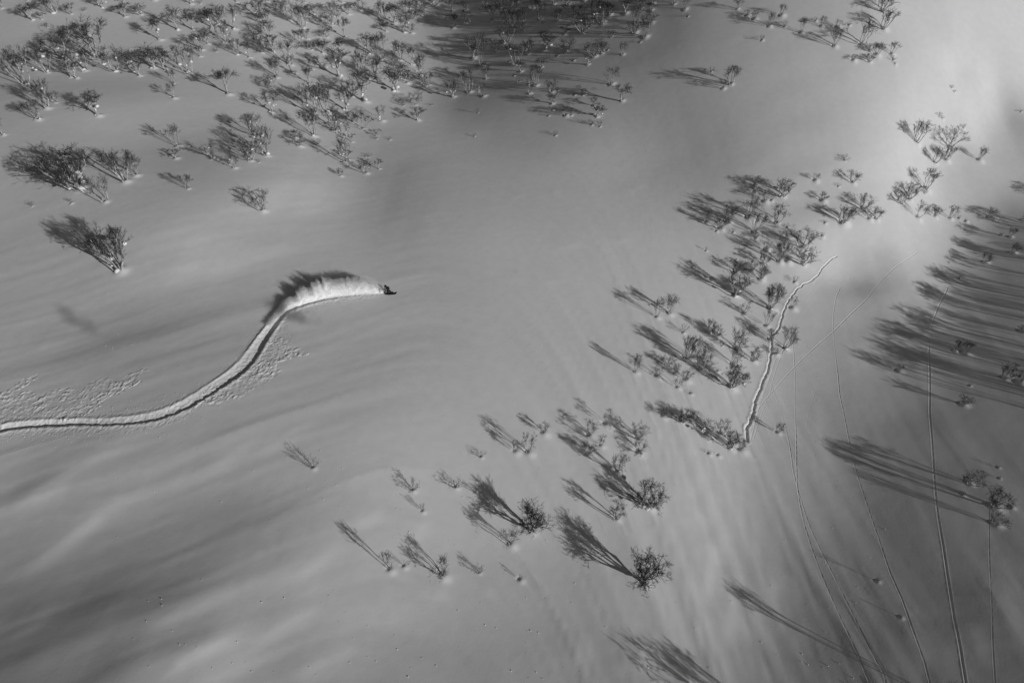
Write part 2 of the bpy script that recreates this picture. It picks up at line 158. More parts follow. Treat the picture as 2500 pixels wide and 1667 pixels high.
[0,-2,-7,-15,-24,-34,-45,-56,-66,-75,-83,-89,-92,-90,-86,-83,-82,-83,-85,-86,-87,-85,-81,-80,-82,-90,-104,-121,-140,-160,-180,-201,-222,-246,-281,-330,-393,-470,-549,-622,-687,-740,-780,-800,-780,-713,-595,-440,-276,-108,66,249,440,640,849,1066,1281,1475,1650,1818,1973,2107,2219,2309,2369,2385,2355,2288,2204,2112,2005,1885,1753,1616,1478,1342,1206,1068,928,785,639,485,323,147,-34,-181,-284,-349,-379,-379,-353,-309,-250,-185,-117,-54,0],
[0,-2,-7,-15,-24,-34,-45,-56,-66,-76,-84,-90,-95,-96,-93,-92,-91,-92,-92,-91,-88,-82,-76,-75,-80,-92,-110,-131,-152,-173,-192,-211,-229,-255,-293,-349,-419,-500,-579,-649,-707,-751,-782,-795,-767,-689,-553,-387,-219,-42,141,334,534,742,956,1177,1395,1597,1780,1952,2108,2240,2348,2435,2496,2518,2495,2429,2345,2252,2144,2024,1892,1752,1610,1467,1323,1178,1032,882,727,566,400,224,39,-117,-228,-299,-333,-337,-316,-276,-224,-164,-103,-47,0],
[0,-2,-7,-14,-23,-33,-44,-54,-65,-74,-83,-90,-97,-98,-96,-96,-95,-94,-91,-87,-80,-71,-66,-67,-76,-93,-115,-139,-162,-182,-201,-217,-234,-262,-306,-366,-442,-524,-601,-666,-717,-755,-781,-787,-748,-653,-502,-328,-151,33,225,425,632,846,1065,1288,1512,1720,1906,2078,2231,2359,2462,2548,2611,2638,2621,2559,2473,2378,2271,2150,2017,1874,1726,1579,1431,1280,1125,966,803,635,462,286,103,-53,-168,-243,-282,-291,-275,-241,-195,-142,-88,-39,0],
[0,-2,-7,-14,-22,-32,-42,-52,-62,-72,-81,-89,-96,-98,-97,-95,-93,-89,-84,-76,-66,-57,-54,-58,-72,-94,-121,-146,-169,-188,-205,-219,-238,-269,-317,-382,-460,-542,-615,-675,-722,-755,-777,-773,-718,-604,-441,-262,-77,115,315,521,734,952,1174,1400,1627,1838,2022,2188,2337,2463,2565,2648,2711,2741,2729,2673,2589,2491,2383,2263,2131,1986,1835,1681,1525,1367,1206,1042,873,700,525,344,160,5,-109,-186,-228,-242,-232,-204,-165,-119,-73,-31,0],
[0,-2,-6,-13,-21,-30,-39,-49,-59,-69,-78,-86,-93,-95,-92,-89,-84,-78,-70,-59,-48,-41,-41,-51,-70,-96,-125,-151,-173,-191,-206,-219,-239,-274,-325,-392,-472,-552,-622,-679,-722,-750,-764,-747,-675,-546,-375,-189,4,203,409,621,837,1058,1283,1509,1735,1944,2124,2287,2432,2554,2653,2734,2796,2829,2823,2775,2691,2591,2484,2363,2229,2084,1930,1770,1610,1447,1281,1110,938,762,585,406,221,62,-54,-131,-177,-194,-190,-168,-135,-96,-57,-23,0],
[0,-2,-6,-12,-19,-28,-37,-46,-56,-65,-74,-82,-88,-88,-84,-79,-72,-63,-53,-40,-30,-26,-32,-46,-70,-100,-130,-155,-176,-192,-204,-216,-239,-275,-329,-397,-478,-556,-623,-676,-714,-735,-738,-707,-620,-482,-303,-110,89,294,506,721,941,1163,1387,1610,1832,2038,2213,2369,2509,2630,2728,2805,2864,2900,2900,2860,2781,2680,2571,2450,2318,2173,2017,1853,1686,1518,1349,1177,1003,827,650,472,285,123,5,-76,-124,-146,-146,-130,-103,-72,-40,-15,0],
[0,-1,-5,-10,-17,-25,-34,-43,-52,-61,-69,-76,-81,-80,-74,-67,-58,-47,-35,-23,-16,-16,-27,-47,-75,-106,-134,-158,-176,-190,-199,-211,-235,-273,-327,-397,-477,-554,-617,-665,-695,-706,-697,-653,-555,-410,-226,-26,179,390,605,823,1043,1263,1483,1699,1915,2116,2287,2439,2576,2692,2787,2861,2919,2957,2962,2929,2855,2756,2645,2525,2393,2248,2092,1927,1759,1589,1417,1243,1069,894,719,543,357,193,71,-14,-66,-93,-98,-89,-69,-46,-23,-7,0],
[0,-1,-4,-9,-15,-23,-31,-40,-49,-57,-64,-70,-73,-70,-62,-53,-42,-30,-18,-8,-5,-11,-26,-51,-82,-112,-137,-158,-173,-184,-191,-203,-228,-267,-323,-393,-471,-543,-600,-640,-661,-661,-641,-586,-481,-331,-144,61,272,487,704,922,1138,1353,1566,1775,1984,2180,2347,2493,2624,2738,2831,2903,2959,2998,3007,2982,2918,2822,2709,2590,2459,2316,2162,1999,1828,1656,1485,1313,1140,968,795,623,437,269,144,55,-2,-34,-46,-44,-34,-19,-6,2,0],
[0,0,-3,-8,-14,-21,-28,-37,-45,-52,-58,-62,-62,-57,-48,-38,-27,-14,-3,3,2,-9,-29,-57,-88,-116,-138,-155,-167,-174,-179,-192,-218,-259,-315,-385,-459,-523,-572,-601,-611,-601,-572,-509,-397,-245,-55,153,369,585,800,1013,1223,1431,1636,1838,2039,2228,2391,2533,2659,2769,2860,2930,2985,3024,3038,3021,2966,2875,2764,2644,2515,2376,2225,2066,1898,1728,1557,1386,1216,1047,878,710,525,353,224,131,68,29,8,2,3,8,12,10,0],
[0,0,-2,-6,-12,-18,-25,-33,-40,-46,-50,-52,-51,-44,-34,-23,-12,0,9,11,4,-11,-34,-63,-92,-117,-136,-149,-157,-160,-165,-178,-205,-247,-303,-370,-437,-492,-529,-546,-546,-527,-491,-421,-306,-151,38,249,464,676,886,1092,1295,1494,1691,1885,2077,2260,2420,2555,2676,2785,2875,2944,2997,3036,3056,3046,3000,2918,2811,2692,2568,2434,2289,2134,1971,1802,1634,1467,1301,1136,971,807,622,447,313,213,143,96,66,49,41,35,30,19,0],
[0,1,-1,-5,-9,-15,-22,-28,-34,-39,-42,-42,-39,-31,-21,-10,1,12,17,15,4,-14,-39,-68,-93,-114,-129,-138,-143,-144,-147,-162,-189,-231,-284,-345,-403,-445,-470,-477,-466,-441,-399,-325,-208,-53,135,344,554,759,960,1158,1352,1543,1731,1917,2101,2277,2432,2565,2683,2788,2875,2945,2998,3038,3061,3057,3020,2951,2851,2737,2618,2488,2350,2201,2045,1883,1718,1555,1393,1231,1071,912,728,548,408,301,222,165,126,98,79,63,47,27,0],
[0,1,0,-3,-7,-12,-18,-23,-28,-31,-33,-32,-27,-19,-9,2,12,20,22,16,3,-17,-43,-69,-90,-107,-118,-124,-125,-124,-128,-142,-168,-207,-254,-307,-354,-384,-397,-394,-375,-344,-299,-223,-108,43,227,428,629,826,1018,1207,1392,1574,1754,1931,2106,2276,2429,2558,2672,2776,2864,2935,2988,3028,3054,3058,3035,2979,2892,2785,2670,2548,2416,2276,2127,1972,1813,1654,1497,1340,1186,1031,846,660,512,396,307,238,187,147,116,90,64,35,0],
[0,1,1,-1,-4,-8,-12,-16,-19,-21,-21,-18,-14,-6,3,12,20,24,23,15,2,-17,-39,-59,-75,-86,-93,-95,-94,-91,-95,-107,-128,-158,-195,-233,-264,-280,-283,-272,-249,-219,-176,-108,-7,125,284,458,631,799,964,1125,1283,1439,1593,1745,1894,2041,2175,2289,2390,2479,2558,2621,2671,2706,2730,2739,2726,2688,2624,2537,2438,2333,2222,2103,1978,1846,1710,1571,1434,1298,1163,1029,863,691,550,438,348,276,220,174,136,103,71,38,0],
[0,2,2,1,-1,-3,-6,-8,-10,-10,-9,-6,-1,6,13,20,25,26,23,14,1,-15,-33,-47,-58,-65,-68,-67,-64,-62,-65,-74,-91,-113,-139,-164,-181,-187,-182,-166,-143,-113,-74,-12,78,194,330,477,622,764,903,1039,1172,1304,1433,1561,1685,1809,1923,2021,2107,2182,2250,2304,2347,2376,2394,2401,2393,2367,2321,2257,2175,2085,1992,1892,1788,1678,1564,1447,1330,1213,1098,984,839,683,554,449,363,292,235,187,146,109,74,39,0],
[0,2,3,3,2,1,-1,-2,-2,-1,1,4,9,15,20,25,28,27,22,13,2,-11,-24,-33,-40,-44,-44,-42,-38,-36,-38,-45,-56,-71,-88,-102,-109,-107,-97,-79,-56,-28,10,67,146,245,359,480,600,717,832,944,1054,1163,1270,1375,1477,1578,1672,1755,1826,1888,1942,1987,2021,2044,2057,2060,2054,2035,2003,1955,1892,1818,1739,1658,1573,1484,1391,1295,1197,1099,1003,908,784,647,533,437,357,291,235,188,146,109,73,38,0],
[0,2,4,4,4,4,4,4,5,6,9,12,17,21,25,28,28,26,21,13,4,-6,-14,-20,-23,-24,-23,-20,-16,-14,-15,-19,-26,-34,-43,-49,-48,-42,-29,-11,12,39,75,127,194,277,370,468,564,658,750,841,930,1018,1104,1188,1270,1350,1425,1491,1548,1596,1638,1672,1698,1715,1723,1723,1717,1702,1678,1642,1596,1539,1475,1408,1340,1268,1194,1118,1040,961,883,806,703,587,488,405,334,274,223,179,139,103,69,35,0],
[0,2,4,5,6,7,7,8,10,12,14,17,21,25,27,28,27,25,20,14,7,1,-4,-7,-8,-8,-6,-3,1,3,3,2,-1,-4,-6,-6,-2,7,21,39,61,87,120,165,221,287,360,437,512,585,658,729,798,867,934,999,1063,1123,1180,1231,1274,1310,1340,1365,1383,1394,1398,1397,1389,1377,1358,1331,1296,1254,1205,1153,1099,1044,986,927,867,806,745,685,603,508,427,357,297,245,200,161,125,93,62,31,0],
[0,2,4,6,7,8,9,11,12,15,17,20,23,26,27,26,25,22,19,14,10,6,4,3,3,4,6,10,13,15,17,17,18,18,19,23,30,40,54,70,91,114,143,180,225,276,331,388,444,499,553,607,659,710,760,808,854,898,939,975,1005,1030,1051,1067,1078,1084,1086,1083,1075,1064,1049,1028,1003,973,938,898,857,816,773,730,685,641,596,552,489,416,352,296,248,206,169,136,106,78,52,26,0],
[0,2,4,6,7,8,10,11,13,15,17,19,22,23,23,23,21,19,17,14,12,10,9,9,10,11,14,16,19,22,24,26,28,30,34,39,46,56,68,83,100,120,143,172,205,241,280,320,359,398,436,474,510,546,580,613,644,673,700,724,743,759,771,781,787,789,789,785,778,768,756,741,723,702,677,651,622,592,563,532,502,471,441,411,367,314,268,227,192,160,132,106,83,61,41,20,0],
[0,2,3,5,6,7,8,10,11,13,14,16,18,18,18,17,16,15,14,12,11,11,11,11,12,14,15,17,20,22,24,26,29,32,36,41,47,55,65,76,89,103,120,139,161,184,209,233,258,282,306,329,352,374,395,414,432,449,464,478,488,497,503,507,510,510,508,505,499,492,483,473,461,447,432,415,397,379,360,342,323,304,286,268,241,208,178,152,129,108,90,73,57,42,28,14,0],
[0,1,2,3,4,4,5,6,7,8,9,9,10,10,10,10,9,9,8,8,8,8,8,8,9,10,11,12,13,15,16,18,20,22,25,28,32,37,42,48,55,63,72,82,93,104,115,127,139,150,161,172,182,192,201,210,218,225,231,237,241,244,246,247,248,247,245,243,239,235,231,225,219,212,205,197,189,180,171,163,154,146,137,130,117,102,88,76,64,54,45,37,29,21,14,7,0],
[0,0,0,0,0,0,0,0,0,0,0,0,0,0,0,0,0,0,0,0,0,0,0,0,0,0,0,0,0,0,0,0,0,0,0,0,0,0,0,0,0,0,0,0,0,0,0,0,0,0,0,0,0,0,0,0,0,0,0,0,0,0,0,0,0,0,0,0,0,0,0,0,0,0,0,0,0,0,0,0,0,0,0,0,0,0,0,0,0,0,0,0,0,0,0,0,0]
], dtype=float) / 100.0
NY, NX = HG.shape

def cub(x, y):
    u = np.clip((x - GX0) / ST, 0, NX - 1.001); v = np.clip((y - GY0) / ST, 0, NY - 1.001)
    i = u.astype(int); j = v.astype(int); u = u - i; v = v - j
    def w(t):
        return [((-.5 * t + 1) * t - .5) * t, ((1.5 * t - 2.5) * t) * t + 1, ((-1.5 * t + 2) * t + .5) * t, ((.5 * t - .5) * t) * t]
    wu = w(u); wv = w(v); r = 0
    for b in range(4):
        jj = np.clip(j + b - 1, 0, NY - 1)
        for a in range(4):
            ii = np.clip(i + a - 1, 0, NX - 1)
            r = r + wu[a] * wv[b] * HG[jj, ii]
    return r

def vnoise(x, y, seed):
    xi = np.floor(x).astype(np.int64); yi = np.floor(y).astype(np.int64)
    fx = x - xi; fy = y - yi
    def hsh(a, b):
        n = (a * 374761393 + b * 668265263 + seed * 974634777) & 0xffffffff
        n = ((n ^ (n >> 13)) * 1274126177) & 0xffffffff
        n = n ^ (n >> 16)
        return (n & 0xffff) / 65535.0 - 0.5
    sx = fx * fx * fx * (fx * (fx * 6 - 15) + 10); sy = fy * fy * fy * (fy * (fy * 6 - 15) + 10)
    a = hsh(xi, yi); b = hsh(xi + 1, yi); c = hsh(xi, yi + 1); d = hsh(xi + 1, yi + 1)
    return (a + (b - a) * sx) * (1 - sy) + (c + (d - c) * sx) * sy

def sstep(a, b, x):
    t = np.clip((x - a) / (b - a), 0, 1)
    return t * t * (3 - 2 * t)

# wind direction turns from north-east on the open slope to north in the gully on the right
_xs = np.arange(-400, 401, 1.0)
_th = np.radians(26 + 56 * sstep(-14, 42, _xs))
_F = np.concatenate([[0], np.cumsum(np.tan(_th))[:-1]])

STREAKS = [[0.154,0.765,[[-26.42,14.84],[-25.13,16.8],[-22.92,18.56],[-21.34,19.55]]],[0.096,0.68,[[-20.98,18.69],[-19.62,19.39],[-17.51,20.8],[-15.25,22.0]]],[0.176,1.19,[[-44.01,24.37],[-41.63,26.3],[-39.47,29.09],[-38.65,30.53],[-35.59,32.71]]],[0.083,0.85,[[-47.76,31.01],[-44.07,32.72],[-41.53,33.74]]],[0.075,0.85,[[-39.21,31.84],[-35.73,32.71],[-33.96,33.56]]],[0.096,1.105,[[-30.33,18.2],[-28.68,19.63],[-24.3,22.68],[-22.69,24.15]]],[0.041,0.85,[[-40.13,18.48],[-38.84,19.49],[-36.98,20.25]]],[0.08,1.105,[[-22.0,23.59],[-18.36,24.6],[-15.98,27.83],[-13.39,29.69]]],[0.109,1.275,[[-17.93,15.32],[-15.53,17.44],[-11.79,19.52]]],[0.128,1.19,[[-47.83,31.15],[-45.76,32.9],[-42.9,35.62],[-39.25,38.48],[-37.41,40.25]]],[0.128,1.36,[[-39.42,31.77],[-35.42,33.24],[-29.71,35.62],[-26.84,38.3],[-23.19,40.27]]],[0.037,1.02,[[-56.49,52.71],[-54.65,52.94],[-50.64,54.14]]],[0.112,0.935,[[16.01,23.22],[17.23,24.82],[18.77,28.58],[20.25,32.56]]],[0.088,0.935,[[9.32,16.4],[10.68,19.11],[11.69,21.45]]],[0.104,1.02,[[17.47,19.11],[18.47,21.03],[21.49,28.48]]],[0.063,1.02,[[3.65,16.69],[6.97,21.2]]],[0.076,1.105,[[22.27,21.63],[23.33,24.67],[25.49,29.19]]],[0.094,1.275,[[41.77,18.66],[42.87,21.7],[43.35,24.31],[43.32,27.13]]],[0.06,1.02,[[38.49,17.76],[39.27,19.86],[39.6,22.7]]],[0.052,1.02,[[33.49,16.93],[34.2,19.55],[34.55,22.87]]],[0.064,1.02,[[33.72,37.16],[34.51,39.96],[35.48,46.07],[37.19,52.02]]],[0.082,1.02,[[-15.23,28.62],[-14.07,30.01],[-12.85,31.27],[-12.02,32.22]]],[0.077,0.85,[[-10.51,27.85],[-9.83,28.65],[-8.58,30.27],[-8.03,31.28]]],[0.048,0.935,[[-6.92,22.48],[-6.37,24.65]]],[0.042,0.935,[[-2.81,23.45],[-1.78,24.78]]],[0.049,1.02,[[-14.56,24.89],[-13.73,25.62],[-11.92,26.99]]],[0.054,1.02,[[-34.18,79.07],[-32.31,79.67],[-29.69,81.36],[-25.42,84.8]]],[0.033,0.85,[[-34.0,81.83],[-29.7,84.22],[-27.52,85.76]]],[0.081,1.53,[[-39.66,65.77],[-36.97,68.03],[-33.03,70.42],[-28.47,73.17]]],[0.021,0.765,[[-33.11,74.61],[-31.91,75.47],[-30.19,75.63]]],[0.04,0.85,[[-49.61,72.46],[-46.04,72.65],[-42.79,74.82]]],[0.037,0.85,[[-45.87,66.28],[-42.55,66.28],[-39.9,66.55]]],[0.021,0.68,[[-1.04,87.25],[0.48,88.12],[2.21,89.36]]],[0.018,0.68,[[5.86,89.16],[8.24,90.6]]],[0.037,0.765,[[16.89,88.19],[18.78,89.85],[20.41,90.83],[21.69,92.05]]],[0.025,0.68,[[14.23,76.43],[15.62,77.7],[17.93,79.01]]],[0.034,0.85,[[5.12,74.74],[7.78,75.63],[10.76,77.72]]],[0.021,0.765,[[-1.08,69.17],[-0.08,67.49],[2.74,68.84]]],[0.028,0.765,[[2.86,67.07],[5.36,67.87],[8.04,68.19]]],[0.036,1.19,[[-15.3,77.18],[-13.27,77.82],[-11.02,78.19],[-9.86,79.19]]],[0.015,1.02,[[-13.83,73.28],[-11.78,76.92]]],[0.011,0.765,[[-4.46,76.84],[-3.08,77.58]]],[0.064,1.02,[[-27.58,35.77],[-22.84,39.33],[-21.02,42.22]]],[0.027,0.85,[[36.43,117.55],[38.67,119.16],[41.32,119.08]]],[0.036,1.275,[[38.07,73.08],[44.57,76.59],[54.14,78.87],[62.41,82.98]]]]
MAIN = [[-54.91,39.75],[-52.55,40.12],[-50.27,40.63],[-44.84,40.88],[-40.95,40.82],[-37.03,41.26],[-34.23,42.55],[-31.95,44.85],[-30.1,47.38],[-29.34,49.64],[-28.93,52.67],[-28.46,56.13],[-27.63,58.7],[-25.7,60.15],[-23.16,61.39],[-20.72,62.06],[-18.22,62.47],[-15.69,62.85]]
TRENCH = [[47.01,75.24],[46.46,75.04],[45.3,74.16],[44.48,73.29],[43.65,72.38],[42.6,71.45],[41.21,70.62],[40.18,69.75],[39.07,68.5],[37.99,67.04],[37.23,65.58],[36.49,64.14],[35.7,62.52],[34.53,61.26],[34.23,60.66],[34.15,59.69],[33.25,56.96],[32.25,54.8],[31.23,53.19],[30.12,51.21],[29.23,49.48],[28.84,48.44],[27.2,45.39],[26.92,43.86]]
THIN = [[0.012,0.04,[[62.7,80.57],[61.41,80.0],[59.47,78.87],[57.97,77.85],[55.48,77.02],[53.0,76.71],[51.52,76.01],[49.67,74.93],[47.86,74.03],[46.29,72.78],[43.77,70.68],[42.3,68.91],[40.93,67.41],[39.51,65.7],[38.49,64.23],[37.85,62.63]]],[0.012,0.04,[[56.25,76.19],[54.94,75.51],[52.17,75.0],[50.04,74.18],[48.49,72.87],[45.82,70.83],[43.7,69.21],[41.92,67.46],[40.48,65.74],[38.61,63.44]]],[0.01,0.04,[[51.78,75.59],[49.93,74.52],[48.2,73.04],[46.37,71.59],[43.59,69.41],[41.53,67.24],[39.89,65.3],[38.24,63.23]]],[0.012,0.04,[[45.92,73.66],[44.69,72.47],[43.18,71.03],[41.18,68.43],[40.05,66.55],[38.76,64.65],[38.14,62.83]]],[0.026,0.06,[[60.23,77.58],[57.82,75.55],[55.12,73.63],[52.86,71.8],[50.9,69.69],[49.37,67.97],[46.86,65.82],[45.11,64.2],[43.13,62.32],[40.5,60.13],[37.67,57.6],[35.23,55.24],[32.87,52.64],[30.99,50.6],[29.57,48.86],[28.28,47.46]]],[0.022,0.051,[[46.87,70.99],[45.38,68.59],[44.23,65.86],[43.25,62.73],[42.31,58.91],[41.48,55.06],[40.62,51.84],[40.12,49.23],[39.09,44.68],[38.2,40.87],[37.67,37.69],[37.16,34.33],[36.52,30.13],[36.0,26.99],[35.78,24.39],[35.15,20.74],[34.76,18.33],[34.23,16.23]]],[0.026,0.072,[[62.28,71.18],[60.71,68.95],[58.99,66.84],[57.3,64.47],[55.94,62.32],[54.87,60.26],[53.96,58.19],[52.69,54.98],[51.13,51.47],[49.71,48.34],[48.1,44.48],[46.36,40.42],[44.43,36.13],[43.18,33.06],[41.98,29.71],[40.47,25.75],[39.1,22.14],[38.13,19.37],[37.03,16.57],[36.48,15.33]]],[0.024,0.051,[[37.21,60.46],[36.76,58.14],[36.09,55.28],[35.28,52.44],[35.31,52.64],[32.87,44.32],[31.69,40.5],[30.72,36.93],[30.09,32.92],[29.92,30.49],[29.8,27.09],[29.77,24.62],[29.81,21.48],[29.83,19.19],[29.63,16.55]]],[0.022,0.048,[[33.42,60.2],[33.1,57.89],[32.46,54.45],[32.46,52.42],[32.35,47.87],[31.85,43.49],[31.12,39.86],[30.82,37.25],[30.58,32.91],[30.68,30.46],[30.84,27.42],[30.95,24.3],[31.0,21.88],[31.03,19.37],[31.13,17.64],[30.83,16.2]]],[0.017,0.048,[[35.97,59.82],[35.11,58.24],[33.94,56.09],[32.31,52.77],[32.23,52.4],[30.53,49.45],[29.02,46.63],[27.92,44.47]]],[0.017,0.048,[[36.74,61.02],[35.61,59.03],[34.13,57.42],[32.56,54.28],[31.41,52.3],[29.37,48.37],[28.08,45.5],[27.35,43.91]]],[0.012,0.04,[[48.54,34.05],[46.89,31.05],[45.96,29.4],[43.93,25.53],[41.19,20.32],[38.93,15.92]]],[0.007,0.04,[[38.07,52.69],[35.91,48.98],[34.59,45.92]]]]
DEBRIS = [[[-56.77,44.43],[-55.18,45.12],[-53.97,46.56],[-52.58,47.49],[-52.94,45.85],[-53.53,44.96],[-49.94,45.14],[-46.27,45.9],[-43.22,46.77],[-41.06,47.54],[-40.02,46.97],[-41.35,45.49],[-43.13,43.27],[-45.05,41.4],[-49.2,40.99],[-54.68,40.56]],[[-26.76,55.13],[-28.52,52.74],[-28.85,49.11],[-30.33,46.11],[-34.5,42.96],[-37.04,40.99],[-34.57,41.23],[-29.11,44.18],[-26.61,46.73],[-25.44,50.24],[-22.96,51.66],[-25.31,52.92],[-26.87,54.69],[-28.28,55.1]],[[-27.53,59.44],[-26.68,61.03],[-24.97,62.0],[-20.55,62.77],[-16.19,62.97],[-16.13,62.56],[-22.1,61.6],[-25.31,60.3],[-26.79,59.21]]]

def catmull(pts, step):
    p = np.array(pts, float)
    p = np.vstack([2 * p[0] - p[1], p, 2 * p[-1] - p[-2]])
    out = []
    for i in range(1, len(p) - 2):
        n = max(1, int(np.hypot(*(p[i + 1] - p[i])) / step))
        for k in range(n):
            t = k / n
            out.append(0.5 * ((2 * p[i]) + (-p[i - 1] + p[i + 1]) * t + (2 * p[i - 1] - 5 * p[i] + 4 * p[i + 1] - p[i + 2]) * t * t
                              + (-p[i - 1] + 3 * p[i] - 3 * p[i + 1] + p[i + 2]) * t ** 3))
    out.append(p[-2])
    return np.array(out)

MAIN_C = catmull(MAIN, 0.8)
TRENCH_C = catmull(TRENCH, 0.8)
THIN_C = [(catmull(t[2], 1.5), t[0], t[1]) for t in THIN]
STREAK_C = [(catmull(s[2], 1.0), s[0], s[1]) for s in STREAKS]

def polydist(x, y, pts, R, s0=0.0):
    """nearest distance, signed side (+ right of travel), arc length, only within R"""
    D = np.full(x.shape, 1e9); SD = np.zeros(x.shape); A = np.zeros(x.shape)
    arc = s0
    for a, b in zip(pts[:-1], pts[1:]):
        dx, dy = b - a; L = math.hypot(dx, dy)
        if L < 1e-6: continue
        m = (x > min(a[0], b[0]) - R) & (x < max(a[0], b[0]) + R) & (y > min(a[1], b[1]) - R) & (y < max(a[1], b[1]) + R)
        idx = np.nonzero(m)[0]
        if len(idx):
            px = x[idx] - a[0]; py = y[idx] - a[1]
            t = np.clip((px * dx + py * dy) / (L * L), 0, 1)
            d = np.hypot(px - t * dx, py - t * dy)
            sd = (px * dy - py * dx) / L
            better = d < D[idx]
            ii = idx[better]
            D[ii] = d[better]; SD[ii] = np.where(sd[better] >= 0, 1, -1) * d[better]; A[ii] = arc + t[better] * L
        arc += L
    return D, SD, A, arc

def inpoly(x, y, poly):
    r = np.zeros(x.shape, bool)
    n = len(poly)
    for i in range(n):
        x1, y1 = poly[i]; x2, y2 = poly[(i + 1) % n]
        if y1 == y2: continue
        c = ((y1 > y) != (y2 > y)) & (x < (x2 - x1) * (y - y1) / (y2 - y1) + x1)
        r ^= c
    return r

def base_h(x, y):
    """the slope with its wind drifts, no tracks"""
    h = cub(x, y)
    Fx = np.interp(x, _xs, _F); th = np.interp(x, _xs, _th)
    v = (y - Fx) * np.cos(th)
    u = x / np.maximum(np.cos(th), .25)
    wob = 2.2 * vnoise(x / 16, y / 16, 5)
    near = sstep(75, 25, y)
    g = (1 - .35 * sstep(0, 26, x)) * (.3 + .7 * sstep(85, 50, y))
    rid = 1 - 2.6 * np.abs(vnoise((v + wob) / 5.6, u / 48, 15))       # crests of long drifts
    h = h + g * (.04 + .05 * near) * rid * (1.0 + vnoise(x / 20, y / 20, 16))
    h = h + g * (0.06 + 0.05 * near) * vnoise((v + wob) / 3.4, u / 36, 11)
    h = h + g * 0.035 * vnoise((v + .6 * wob) / 1.3, u / 14, 12)
    h = h + 0.22 * vnoise(x / 15, y / 15, 13)
    h = h + g * 0.012 * vnoise((v + wob) / 0.7, u / 4, 14) + .008 * vnoise(x / .8, y / .8, 17)
    for pts, amp, w in STREAK_C:
        D, SD, A, L = polydist(x, y, pts, w * 5)
        m = D < w * 5
        if m.any():
            d = SD[m]; t = A[m] / L
            e = np.clip(np.minimum(t, 1 - t) / .42, 0, 1); e = e * e * (3 - 2 * e)
            # steep towards the sun (right of travel), long and soft to the lee
            hh = np.where(d > 0, np.exp(-(d / w) ** 2), np.exp(-(d / (w * 2.6)) ** 2))
            # when travel runs downwards in y the sunny side is still the right or upper side: use the sun's direction
            h[m] += amp * e * hh
    return h

def tracks_h(x, y):
    z = np.zeros(x.shape)
    # snowboard trench
    D, sd, A, L = polydist(x, y, MAIN_C, 3.2)
    m = D < 3.2
    if m.any():
        s = sd[m] + 0.10 * vnoise(A[m] / .5, A[m] * 0, 31); a = A[m]
        d = 0.42 * (0.75 + 0.5 * vnoise(a / 3, a * 0, 32)) * sstep(L + 0.2, L - 9, a)
        wid = 0.8 + 0.5 * np.exp(-((a - L * 0.52) / 7.0) ** 2) + 0.25 * vnoise(a / 5, a * 0, 33)
        wid = wid * (0.45 + 0.55 * sstep(L + .2, L - 14, a))
        near_edge = 0.42 * wid; far = -0.85 * wid
        prof = np.where(s > near_edge, 0, np.where(s > near_edge - .22, (near_edge - s) / .22, np.where(s > far, (s - far) / (near_edge - .22 - far), 0)))
        prof = np.clip(prof, 0, 1)
        rough = 0.07 * vnoise(x[m] / .22, y[m] / .22, 34) * sstep(1.9, .2, np.abs(s))
        berm = 0.10 * np.exp(-((s - far + .05) / .22) ** 2) + 0.07 * np.exp(-((s - near_edge - .15) / .2) ** 2)
        z[m] += -d * prof + berm * (d / .4) + rough * sstep(L + .5, L - 5, a)
    # trench of footprints
    D, sd, A, L = polydist(x, y, TRENCH_C, 1.6)
    m = D < 1.6
    if m.any():
        a = A[m]
        wide = 0.075 + 0.08 * a / L
        s = sd[m] + 0.14 * vnoise(a / .9, a * 0, 43) + 0.14 * vnoise(a / .45, a * 0, 41)
        st = 0.55 + 0.45 * np.sin(a * 2 * math.pi / .75 + 3 * vnoise(a / 2.0, a * 0, 44))
        z[m] += -(0.05 + .07 * a / L + .05 * st) * np.exp(-(s / wide) ** 4) + (.008 + .02 * a / L) * np.exp(-((np.abs(s) - wide * 2.3) / .13) ** 2) * (1 + 1.5 * vnoise(x[m] / .3, y[m] / .3, 42))
    for pts, dep, w in THIN_C:
        D, sd, A, L = polydist(x, y, pts, w * 4)
        m = D < w * 4
        if m.any():
            a = A[m]
            dd = dep * (1 + (.6 if dep > .03 else .25) * np.sin(a * 2 * math.pi / .9 + 4 * vnoise(a / 2.5, a * 0, 45)) + 1.2 * vnoise(a / 6, a * 0, 46)) * sstep(0, 1.0, a)
            z[m] += -dd * np.exp(-(D[m] / w) ** 2 * 1.4) + dd * .35 * np.exp(-((D[m] - 1.9 * w) / (w * .7)) ** 2)
    return z

def debris_h(x, y):
    z = np.zeros(x.shape)
    for i, poly in enumerate(DEBRIS):
        p = np.array(poly)
        m = (x > p[:, 0].min() - 2) & (x < p[:, 0].max() + 2) & (y > p[:, 1].min() - 2) & (y < p[:, 1].max() + 2)
        idx = np.nonzero(m)[0]
        if not len(idx): continue
        X = x[idx] + 1.6 * vnoise(x[idx] / 1.3, y[idx] / 1.3, 51); Y = y[idx] + 1.6 * vnoise(x[idx] / 1.3, y[idx] / 1.3, 52)
        ins = inpoly(X, Y, poly)
        jj = idx[ins]
        n = vnoise(x[jj] / .30, y[jj] / .30, 53) + .8 * vnoise(x[jj] / .16, y[jj] / .16, 54) + .5 * vnoise(x[jj] / .7, y[jj] / .7, 57)
        k = .6 + .8 * sstep(-.35, .35, vnoise(x[jj] / 2.3, y[jj] / 2.3, 55) + .4 * vnoise(x[jj] / .9, y[jj] / .9, 56))
        z[jj] += (0.085 if i < 2 else .08) * np.maximum(n, -.2) * k
    return z

